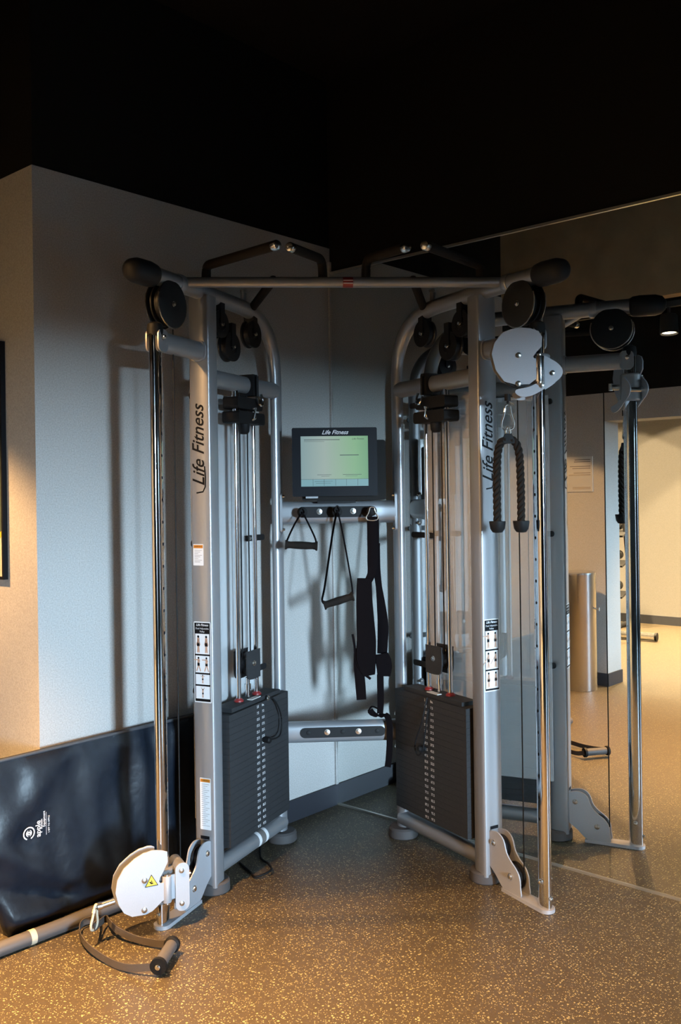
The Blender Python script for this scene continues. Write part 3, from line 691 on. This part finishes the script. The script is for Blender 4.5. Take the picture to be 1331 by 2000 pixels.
cR = carriage(TS[1], 1.875, (-.80, -.60, 0), olR, 'high')
# warning triangle on the low swivel plate
root, O_, a, k = cL
tri = frame3(-a, UP, O_ + a * (645 - 485) * .000336 + UP * (550 - 440) * .000336 + k * .0575)
MB().quad(tri, 0, 0, 0, 0, 0) if False else None
def trimesh(sz, d, material, name):
    o, x, y, z = tri; z = k
    mb = MB(); mb.face([mb.b.verts.new(o + x * p * sz + y * q_ * sz + z * d) for p, q_ in ((-1, -.62), (1, -.62), (0, 1.12))]); mb.done(name, material, root, smooth=0)
trimesh(.0225, .0003, 'black', 'warning_triangle'); trimesh(.0190, .0006, 'yellow', 'warning_triangle')
mb = MB(); o, x, y, z = tri
for poly in (((-.008, .001), (-.004, .003), (.001, -.003), (.005, -.002), (.006, -.006), (-.001, -.007)), ((-.001, .006), (.001, .006), (.003, -.001), (.0, -.002))):
    mb.face([mb.b.verts.new(o + x * p + y * q_ + k * .0009) for p, q_ in poly])
mb.done('triangle_print', 'black', root, smooth=0)

# ================================================================ attachments
def carabiner(name, label_, top, down, side, h, w_, r, material='bolt', parent=None):
    """a pear-shaped snap hook hanging from top"""
    top, down, side = V(top), V(down).normalized(), V(side).normalized()
    pts = [(0, 0), (.35, .06), (.44, .18), (.62, .45), (.98, .74), (.86, .93), (.5, 1.0), (.0, 1.02), (-.5, 1.0), (-.86, .93), (-.98, .74), (-.62, .45), (-.44, .18), (-.35, .06)]
    P_ = crom([top + down * (q_ * h) + side * (p * w_ / 2) for p, q_ in pts], 4, closed=True)
    o_ = MB().tube(P_, r, ref=down.cross(side), n=10, closed=True).done(name, material, None, loc=tuple(top))
    tag(o_, label_, 'carabiner'); WL[o_.name] = top
    n_ = down.cross(side)
    MB().tube([top + down * h * .16 + side * w_ * .20, top + down * h * .30 + side * w_ * .27], r * 1.45, n=10).done('gate_sleeve', material, o_)
    return o_

# rope on the right carriage
root, O_, a, k = cR
RT = O_ + a * .108 - UP * .118 + k * .034
MB().cyl(RT + UP * .035, RT + UP * .012, .011, n=18).cyl(RT + UP * .012, RT + UP * .003, .0045, n=8).done('cable_stopper', 'rubber', root)
sidec = (-RIGHT).normalized()
carabiner('carabiner', 'steel snap hook hanging under the raised right pulley, holding the rope', RT - UP * .001, -UP, sidec, .085, .044, .0035)
rb_ = RT - UP * .085
rp = thing('rope_attachment', 'black twisted rope attachment with rubber end stoppers hanging from the right pulley', 'rope', tuple(rb_))
MB().tube(crom([rb_ + UP * .008, rb_ + sidec * .008 - UP * .01, rb_ - UP * .022, rb_ - sidec * .008 - UP * .01], 5, closed=True), .0035, n=8, closed=True, ref=k).done('ring', 'bolt', rp)
MB().prism([(-.010, 0), (.010, 0), (.020, -.022), (.022, -.034), (-.022, -.034), (-.020, -.022)], frame3(sidec, UP, rb_ - UP * .016), -.012, .012).done('rope_clamp', 'rubber', rp, bevel=.003)
for s_ in (-1, 1):
    ctr = crom([rb_ + sidec * s_ * d + UP * dz for d, dz in ((.010, -.036), (.026, -.048), (.036, -.078), (.0395, -.12), (.041, -.18), (.0415, -.24), (.041, -.325))], 14)
    L_acc = 0; strands = [[], [], []]
    for i, p in enumerate(ctr):
        if i: L_acc += (p - ctr[i - 1]).length
        tg = (ctr[min(i + 1, len(ctr) - 1)] - ctr[max(i - 1, 0)]).normalized(); u1 = k; u2 = tg.cross(u1).normalized()
        for j in range(3):
            an = L_acc / .062 * 2 * math.pi + j * 2 * math.pi / 3
            strands[j].append(p + (u1 * math.cos(an) + u2 * math.sin(an)) * .0078)
    mb = MB()
    for st in strands: mb.tube(st, .0068, ref=k, n=10)
    mb.done('twisted_rope', 'foam', rp, smooth=60)
    e_ = ctr[-1]
    MB().lathe(e_ + UP * .008, -UP, [(0, .012), (0, .028), (.004, .0285), (.026, .025), (.038, .017), (.040, .008)], 28).done('rope_stopper', 'rubber', rp)

# stirrup handles
def grip_handle(root_, p1, p2, r=.0155, material='foam'):
    p1, p2 = V(p1), V(p2); d = p2 - p1; L_ = d.length
    f = lambda x_: x_ * L_
    MB().lathe(p1, d, [(0, r * .7), (0, r * 1.25), (f(.04), r * 1.3), (f(.08), r * 1.0), (f(.16), r * .92), (f(.32), r * 1.02), (f(.5), r * 1.06), (f(.68), r * 1.02), (f(.84), r * .92), (f(.92), r * 1.0), (f(.96), r * 1.3), (L_, r * 1.25), (L_, r * .7)], 22).done('grip', material, root_, smooth=50)
def hang(label_, apex, tops, p1, p2):
    root_ = thing('stirrup_handle', label_, 'cable handle', tuple(apex))
    dd = (V(p2) - V(p1)).normalized()
    for q, sgn in ((V(p1), 1), (V(p2), -1)):
        end = q + dd * sgn * .006
        path = crom([V(apex)] + [V(x_) for x_ in tops[0 if sgn > 0 else 1]] + [end], 6)
        MB().tape(path, .018, FD * .8 + AD * .25 * sgn, .0028).done('webbing_strap', 'web', root_)
    grip_handle(root_, p1, p2)
    MB().tube(crom([V(apex) + UP * .016, V(apex) + AD * .011, V(apex) - UP * .012, V(apex) - AD * .011], 5, closed=True), .0035, n=8, closed=True, ref=FD).done('ring', 'rubber', root_)
    return root_
hang('short black stirrup handle hanging from the left peg below the display', P(-.155, .098, 1.386), [[P(-.185, .098, 1.34), P(-.217, .098, 1.275)], [P(-.132, .098, 1.34), P(-.103, .098, 1.275)]], P(-.228, .098, 1.252), P(-.094, .098, 1.244))
hang('long black stirrup handle hanging from the middle peg below the display', P(-.010, .098, 1.392), [[P(-.03, .10, 1.30), P(-.066, .10, 1.08), P(-.078, .098, 1.02)], [P(.01, .10, 1.30), P(.040, .10, 1.12), P(.048, .098, 1.05)]], P(-.072, .098, .998), P(.052, .098, 1.034))

# ankle straps / harness
hk = P(.135, .094, 1.402)
carabiner('carabiner', 'steel snap hook on the right peg, holding the black straps', hk, -UP, AD, .055, .050, .0032)
hs = thing('strap_harness', 'black padded strap harness dangling on the right peg down to the lower crossbar', 'strap', tuple(hk))
def ribbon(pts, widths, th, name='webbing', fo=.094, material='web'):
    PP = [V(p) for p in crom([V((a_, f_, z_)) for a_, z_, f_ in pts], 5)]
    ws = []
    for i in range(len(widths) - 1):
        for j in range(5): ws.append(widths[i] + (widths[i + 1] - widths[i]) * j / 5)
    ws.append(widths[-1])
    return MB().tape([P(p.x, p.y, p.z) for p in PP], ws, AD, th).done(name, material, hs, smooth=50)
ribbon([(.138, 1.362, .092), (.138, 1.27, .094), (.135, 1.18, .096), (.128, 1.125, .100), (.108, 1.085, .106)], [.050, .050, .046, .034, .030], .004)
ribbon([(.147, 1.25, .088), (.152, 1.15, .086), (.160, 1.07, .084), (.170, .98, .082), (.175, .90, .082), (.170, .79, .082)], [.040, .030, .026, .038, .046, .042], .004)
ribbon([(.098, 1.108, .108), (.096, 1.03, .110), (.099, .93, .113), (.102, .85, .114), (.100, .78, .110), (.112, .705, .100)], [.060, .066, .074, .080, .084, .050], .012, 'pad')
ribbon([(.068, .800, .104), (.070, .74, .102), (.076, .66, .102), (.079, .605, .104)], [.036, .042, .042, .040], .004)
ribbon([(.045, .878, .112), (.053, .83, .110), (.060, .77, .108), (.085, .720, .106), (.118, .690, .104)], [.009, .010, .012, .012, .010], .004)
ribbon([(.168, .792, .094), (.172, .765, .098), (.176, .735, .098), (.174, .702, .094)], [.050, .066, .064, .052], .026, 'buckle_pad')
ribbon([(.160, .705, .088), (.161, .63, .080), (.162, .575, .066), (.160, .535, .056)], [.028, .028, .027, .026], .004)
MB().tape(crom([P(.118, .050, .548), P(.130, .055, .535), P(.155, .052, .523), P(.182, .046, .528), P(.198, .046, .500), P(.200, .050, .43), P(.196, .052, .36), P(.190, .050, .308)], 5), .026, FD * .3 + AD, .004).done('webbing', 'web', hs)
MB().tape(crom([P(.112, .050, .545), P(.128, .038, .560), P(.150, .036, .552)], 5), .016, FD, .004).done('webbing', 'web', hs)

# handle on the floor, clipped to the low carriage
root, O_, a, k = cL
F0 = O_ + a * .172 + k * .034 + V((0, 0, -.010)); F1 = F0 + a * .045 - UP * .006
MB().cyl(F0, F1, .0105, n=18).cyl(F1 - a * .004, F1 + a * .010, .0125, n=18).cyl(F1, F1 + a * .022 - UP * .004, .004, n=10).done('cable_ferrule', 'steel', root)
CT = F1 + a * .014 + UP * .006
c_lo = CT - UP * .076 + a * .008
carabiner('carabiner', 'cream snap hook dangling from the low left pulley beside the plate', CT, (c_lo - CT), a * .75 + k * .65, .078, .034, .0040, 'cream')
fh = thing('stirrup_handle', 'grey stirrup handle lying on the floor in front of the left tower', 'cable handle', (.60, -1.46, 0))
g1, g2 = V((.640, -1.530, .034)), V((.556, -1.408, .034))
gd = (g2 - g1).normalized()
MB().lathe(g1, gd, [(0, .018), (0, .0255), (.012, .026), (.016, .019), (.020, .0185)], 26).done('end_flange', 'rubber', fh)
MB().lathe(g2, -gd, [(0, .018), (0, .0255), (.012, .026), (.016, .019), (.020, .0185)], 26).done('end_flange', 'rubber', fh)
MB().cyl(g1 + gd * .014, g2 - gd * .014, .0195, n=26).done('grip', 'bar', fh)
MB().lathe(g1 - gd * .001, -gd, [(0, .008), (.004, .008), (.006, .004)], 12).done('end_screw', 'bolt', fh)
W0 = c_lo + V((.0, .0, .006))
MB().tape(crom([W0, V((.215, -1.455, .028)), V((.190, -1.500, .024)), V((.255, -1.553, .026)), V((.352, -1.585, .026)), V((.455, -1.585, .016)), V((.540, -1.575, .018)), V((.612, -1.545, .030)), g1 + V((-.004, .006, 0))], 7), .024, UP, .003).done('webbing_strap', 'greyweb', fh)
MB().tape(crom([W0 + V((.004, .0, -.002)), V((.235, -1.440, .030)), V((.292, -1.462, .040)), V((.345, -1.468, .034)), V((.420, -1.447, .020)), V((.500, -1.418, .020)), V((.545, -1.404, .030)), g2 + V((.002, .004, 0))], 7), .024, UP, .003).done('webbing_strap', 'greyweb', fh)

# ================================================================ floor things
# folded mat against the left wall
MT = thing('exercise_mat', 'navy black vinyl folding mat standing on edge against the left wall', 'exercise mat', (.04, -1.3, 0))
NY, NZ = 90, 30
def wr(y, z):
    """soft wrinkles of the cover"""
    q = 0
    for cy, cz, dy, dz_, amp, wd in MWR:
        t_ = (y - cy) * dy + (z - cz) * dz_; s_ = -(y - cy) * dz_ + (z - cz) * dy
        q += amp * math.exp(-(t_ / wd) ** 2 - (s_ / .22) ** 2)
    q += .004 * math.sin(y * 23 + 3 * math.sin(z * 6)) * (.4 + .6 * math.sin(z * 5 + y * 3) ** 2) + .0025 * math.sin(y * 31 + z * 5) * math.sin(z * 9 + 1) + .002 * math.sin(y * 57 + 2 + 6 * z)
    return q
MWR = [(-1.62, .22, .55, .83, .020, .030), (-1.60, .12, .35, .93, -.016, .025), (-1.66, .40, .7, -.7, .014, .05), (-1.62, .05, .1, 1, .018, .03),
       (-1.05, .25, .95, .3, .018, .035), (-1.10, .45, 1, .1, -.010, .03), (-1.00, .50, 1, -.1, .010, .025), (-1.30, .10, .5, .86, .014, .05), (-1.45, .30, .8, .6, .012, .08), (-1.22, .38, .9, .4, -.012, .06)]
ya, yb, yt = -.80, -1.690, -1.78     # far end, near bottom corner, near top corner
mb = MB(); b_ = mb.b; grid = []
for j in range(NZ + 1):
    z = .002 + (.588) * j / NZ; row = []
    ye = yb + (yt - yb) * min(1, (z / .30)) if z < .30 else yt
    for i in range(NY + 1):
        y = ya + (ye - ya) * i / NY
        edge = min(1, min(j, NZ - j) / 2.0) * min(1, min(i, NY - i) / 2.0)
        x_ = .058 + (wr(y, z) if edge else 0) * edge - .012 * (1 - edge)
        row.append(b_.verts.new((max(x_, .022), y, z)))
    grid.append(row)
for j in range(NZ):
    for i in range(NY): mb.face([grid[j][i], grid[j][i + 1], grid[j + 1][i + 1], grid[j + 1][i]])
rim = grid[0] + [grid[j][NY] for j in range(1, NZ + 1)] + grid[NZ][NY - 1::-1] + [grid[j][0] for j in range(NZ - 1, 0, -1)]
back = [b_.verts.new((.016, v.co.y, v.co.z)) for v in rim]
for i in range(len(rim)): mb.face([rim[i], back[i], back[(i + 1) % len(rim)], rim[(i + 1) % len(rim)]])
mb.face(back)
mb.done('mat_cover', 'vinyl', MT, smooth=70)
MB().tube([V((.046, ya, .590)), V((.046, -1.2, .590)), V((.046, yt, .590))], .004, .006, ref=V((1, 0, 0)), n=10).done('piping', 'vinyl_edge', MT)
def mfr(y, z): return frame3((0, 0, 1), (0, -1, 0), V((.0655, y, z)))   # print reads bottom to top
M['matprint'] = M['white']
o, x, y, z = mfr(-1.625, .333)
mb = MB()
for r0, r1, a0, a1 in ((.0215, .0175, 20, 158), (.0215, .0175, 200, 378), (.0110, .0095, 15, 165), (.0110, .0095, 195, 345)):
    n_ = 20
    for q in range(n_):
        A_, B_ = math.radians(a0 + (a1 - a0) * q / n_), math.radians(a0 + (a1 - a0) * (q + 1) / n_)
        mb.face([mb.b.verts.new(o + x * (r * math.cos(an)) + y * (r * math.sin(an)) + z * .006) for r, an in ((r0, A_), (r0, B_), (r1, B_), (r1, A_))])
eye = [(.0115 * math.cos(q), .0060 * math.sin(q) * abs(math.sin(q)) ** .3) for q in [math.pi * 2 * j / 20 for j in range(20)]]
mb.face([mb.b.verts.new(o + y * p + x * q_ + z * .006) for p, q_ in eye])
mb.done('printed_logo', 'white', MT, smooth=0)
mb = MB(); mb.face([mb.b.verts.new(o + x * (.0028 * math.cos(q)) + y * (.0022 * math.sin(q)) + z * .0066) for q in [math.pi * 2 * j / 12 for j in range(12)]]); mb.done('printed_pupil', 'vinyl', MT, smooth=0)
for s_, sz, dy, dx in (('apple', .026, .0345, .006), ('Athletic', .0105, .047, .020), ('Equipment', .0125, .0565, .034), ('1 877 TO APPLE', .0085, .0745, .012)):
    text('printed_lettering', s_, sz, (o + x * dx - y * dy, x, y, z), 'white', MT, depth=.006, bold=.0003 if sz > .02 else 0)
MB().quad((o, x, y, z), -.022, .055, -.0650, -.0640, .006).done('printed_rule', 'white', MT, smooth=0)

# weighted bar lying in front of the mat
br = MB(); p0, p1 = V((.134, -2.05, .024)), V((.170, -1.10, .024))
bdir = (p1 - p0).normalized(); bl = (p1 - p0).length
bb = MB().cyl(p0, p1, .0235, n=28, bev=.004).done('body_bar', 'bar', None, loc=(.15, -1.6, 0)); WL[bb.name] = V((.15, -1.6, 0))
tag(bb, 'dark grey padded exercise bar with a cream band lying on the floor', 'exercise bar')
pc = p0 + bdir * .385
MB().cyl(pc - bdir * .010, pc + bdir * .010, .0242, n=28).done('band', 'cream', bb)

# power cord under the left tower
t = TS[0]
pcd = MB().tube(crom([t.p(.30, -.03, .006), t.p(.36, .05, .006), t.p(.40, .10, .010), t.p(.34, .13, .016), t.p(.28, .09, .012), t.p(.22, .02, .006), t.p(.1, -.05, .006)], 8), .0045, n=8).done('power_cord', 'rubber', None)
tag(pcd, 'black power cord curled on the floor under the left tower', 'cord')

# poster on the return wall
po = MB()
ps = thing('framed_poster', 'framed dark green exercise poster on the tan wall at the left edge', 'poster', (-.55, -1.545, 1.16))
fr = frame3((1, 0, 0), (0, 0, 1), V((-.55, -1.540, 1.165)))
PWD = .352
def pq(x0, x1, z0, z1, d, name, material, par): return MB().aabb(-.55 + x0, -.55 + x1, -1.540 - d, -1.5395, 1.165 + z0, 1.165 + z1).done(name, material, par, smooth=0)
for x0, x1, z0, z1 in ((-PWD, PWD, 0, .010), (-PWD, PWD, .850, .860), (-PWD, -PWD + .010, .01, .85), (PWD - .010, PWD, .01, .85)): po.aabb(-.55 + x0, -.55 + x1, -1.558, -1.540, 1.165 + z0, 1.165 + z1)
po.done('picture_frame', 'black', ps, smooth=0)
pq(-PWD + .01, PWD - .01, .01, .85, .006, 'print_ground', 'green', ps)
for i in range(5):
    for c in range(4): pq(-PWD + .035 + c * .160, -PWD + .175 + c * .160, .24 + i * .108, .335 + i * .108, .008, 'exercise_picture', 'tan', ps)
mb = MB(); xs = [(-.342 + .684 * i / 24) for i in range(25)]
arc = lambda x_: .03 + .14 * ((x_ + .342) / .684) ** 2
for i in range(24):
    mb.face([mb.b.verts.new((-.55 + xx, -1.5478, 1.165 + zz)) for xx, zz in ((xs[i], .010), (xs[i + 1], .010), (xs[i + 1], arc(xs[i + 1])), (xs[i], arc(xs[i])))])
mb.done('print_corner', 'paper', ps, smooth=0)
mb = MB()
for i in range(24):
    mb.face([mb.b.verts.new((-.55 + xx, -1.5484, 1.165 + zz)) for xx, zz in ((xs[i], arc(xs[i]) - .008), (xs[i + 1], arc(xs[i + 1]) - .008), (xs[i + 1], arc(xs[i + 1]) + .012), (xs[i], arc(xs[i]) + .012))])
mb.done('print_stripe', 'yellow', ps, smooth=0)

# notice on the partition (seen in the mirror)
nt_ = MB().aabb(-.545, -.283, YP, YP + .004, 1.455, 1.722).done('notice_sheet', 'paper', None, smooth=0, loc=(-.41, YP, 1.455)); WL[nt_.name] = V((-.41, YP, 1.455))
tag(nt_, 'pale notice sheet with grey lines on the tan wall, seen in the mirror', 'notice')
mb = MB(); fr = frame3((-1, 0, 0), (0, 0, 1), V((-.41, YP + .0045, 1.455)))
for x0, x1, yy in ((.06, .0, .24), (.06, -.005, .225), (.06, -.04, .19), (.06, -.02, .175), (.06, -.01, .14), (.06, -.05, .125), (.06, -.02, .03), (.06, -.02, .02)): mb.quad(fr, -x0 - .05, -x1 + .02, yy, yy + .006, 0)
mb.done('printed_lines', 'ink', nt_, smooth=0)

# bin
tcn = thing('trash_can', 'tall cylindrical stainless steel bin standing by the tan wall, seen in the mirror', 'bin', (-.300, -3.055, 0))
MB().lathe(V((-.300, -3.055, 0)), UP, [(0, .115), (.01, .118), (.84, .118), (.845, .120), (.862, .120), (.866, .112), (.867, .02)], 48).done('bin_body', 'steel', tcn)
MB().cyl((-.182, -3.055, .60), (-.150, -3.055, .60), .006, n=12).cyl((-.150, -3.055, .585), (-.150, -3.055, .612), .005, n=10).done('bin_knob', 'bolt', tcn)

# bench foot and slanted rack in the far room
bn = thing('flat_bench', 'black bench with round floor bar in the bright far room, seen in the mirror', 'bench', (-1.1, -5.2, 0))
MB().cyl((-1.42, -5.38, .045), (-.745, -5.465, .045), .038, n=24, bev=.004).cyl((-1.42, -4.3, .045), (-.90, -4.3, .045), .038, n=24).done('floor_bar', 'bolt', bn)
MB().lathe((-.752, -5.465, .045), (1, -.12, 0), [(0, .040), (.02, .042), (.024, .03)], 20).done('bar_cap', 'rubber', bn)
MB().tube(fillet([(-1.2, -5.40, .05), (-1.2, -5.15, .36), (-1.2, -4.5, .36), (-1.2, -4.3, .05)], .08), .03, n=14).done('bench_frame', 'cap', bn)
MB().prism(rrect(.28, 1.1, .05), frame3((1, 0, 0), (0, 1, 0), V((-1.2, -4.83, .40))), 0, .07).done('seat_pad', 'rubber', bn, bevel=.012)
rk = thing('dumbbell_rack', 'black slanted rack with dumbbells behind the partition, seen in the mirror', 'rack', (-1.25, -6.1, 0))
for x_ in (-2.15, -1.41):
    MB().tube([V((x_, -6.45, .03)), V((x_, -6.25, 1.15))], .03, .02, n=12).tube([V((x_, -6.5, .03)), V((x_, -5.9, .03))], .03, .02, n=12).done('upright', 'cap', rk)
for z_, y_ in ((.35, -6.18), (.68, -6.20), (1.0, -6.22)):
    MB().box(V((-1.78, y_, z_)), V((1, 0, 0)), V((0, .9, -.3)).normalized(), V((0, .3, .9)).normalized(), .80, .16, .02).done('shelf', 'cap', rk)
dgp = 'dumbbells on the slanted rack'
def dumbbell(x_, y_, z_):
    o_ = MB().cyl((x_, y_ - .07, z_), (x_, y_ + .07, z_), .014, n=10).cyl((x_, y_ - .12, z_), (x_, y_ - .06, z_), .05, n=14, bev=.006).cyl((x_, y_ + .06, z_), (x_, y_ + .12, z_), .05, n=14, bev=.006).done('dumbbell', 'rubber', None, loc=(x_, y_, z_))
    WL[o_.name] = V((x_, y_, z_)); return tag(o_, 'black round dumbbell lying on the slanted rack in the far room', 'dumbbell', dgp)
d0_ = dumbbell(-1.50, -6.18, .44)
for z_, y_ in ((.44, -6.18), (.77, -6.20), (1.09, -6.22)):
    for x_ in (-1.50, -1.65, -1.80, -1.95):
        if (z_, x_) == (.44, -1.50): continue
        c = d0_.copy(); COL.objects.link(c); c.location = (x_, y_, z_)

# ================================================================ lamps
tr = MB().aabb(-2.6, 3.6, -2.42, -2.385, 2.585, 2.62).done('light_track', 'vent', None, smooth=0, loc=(.5, -2.4, 2.6)); WL[tr.name] = V((.5, -2.4, 2.6))
tag(tr, 'black ceiling light track above the room, seen in the mirror', 'light track')
def spot(x_, y_, z_, aim, power, label_, cone=72, blend=.6, grp='warm track spotlights', stem=.06, rad=.035, col=None):
    root_ = thing('track_spotlight', label_, 'spotlight', (x_, y_, z_ + stem), grp)
    d = (V(aim) - V((x_, y_, z_))).normalized()
    MB().cyl((x_, y_, z_ + stem), (x_, y_, z_ - .03), .010, n=12).done('stem', 'vent', root_)
    c = V((x_, y_, z_ - .05))
    MB().lathe(c - d * .06, d, [(0, .03), (.0, .045), (.01, .052), (.12, .056), (.12, .050), (.105, .048)], 28).done('lamp_head', 'vent', root_)
    MB().lathe(c + d * .046, d, [(0, .048), (.003, .046), (.004, .02)], 24).done('lamp_lens', 'lamp', root_)
    ld = bpy.data.lights.new('spot_beam', 'SPOT'); ld.energy = power; ld.color = col or WARM; ld.spot_size = math.radians(cone); ld.spot_blend = blend; ld.shadow_soft_size = rad
    lo = bpy.data.objects.new('spot_beam', ld); COL.objects.link(lo); lo.parent = root_
    lo.location = c + d * .07 - V(root_.location); lo.rotation_euler = d.to_track_quat('-Z', 'Y').to_euler()
    return root_
spot(.66, -2.40, 2.53, (.78, -2.20, 0), SPOT * 3.1, 'black track spotlight glowing warm, nearest the corner of the mirror view', cone=74, blend=1.0)
spot(1.95, -2.40, 2.53, (2.1, -1.8, 0), SPOT * .85, 'black track spotlight above the middle of the room, outside the view')
spot(3.10, -2.40, 2.53, (2.3, -.9, 0), SPOT * 1.3, 'black track spotlight nearest the window, outside the view', cone=58, blend=1.0)
spot(-.75, -2.40, 2.53, (-.75, -2.38, 0), SPOT * .88, 'black track spotlight over the passage left of the corner', cone=108, blend=.3)
spot(.22, -2.40, 2.53, (.95, -.35, 1.05), SPOT * .32, 'added black track spotlight left of the lit one, warming the machine columns', cone=46, blend=.9)  # extra lamp added to warm the right column
FG = 'downlights of the far room'
for i, (x_, y_) in enumerate(((-1.7, -5.95), (-.75, -5.95), (.35, -5.9), (-.9, -4.5), (.3, -4.5))):
    spot(x_, y_, 2.62, (x_, y_ - .25 if y_ < -5 else y_, 0), SPOT * (5.2 if y_ < -5 else 1.6), 'warm downlight of the bright room behind the partition', cone=115 if y_ < -5 else 84, grp=FG, stem=.78, col=(1.0, .70, .37))
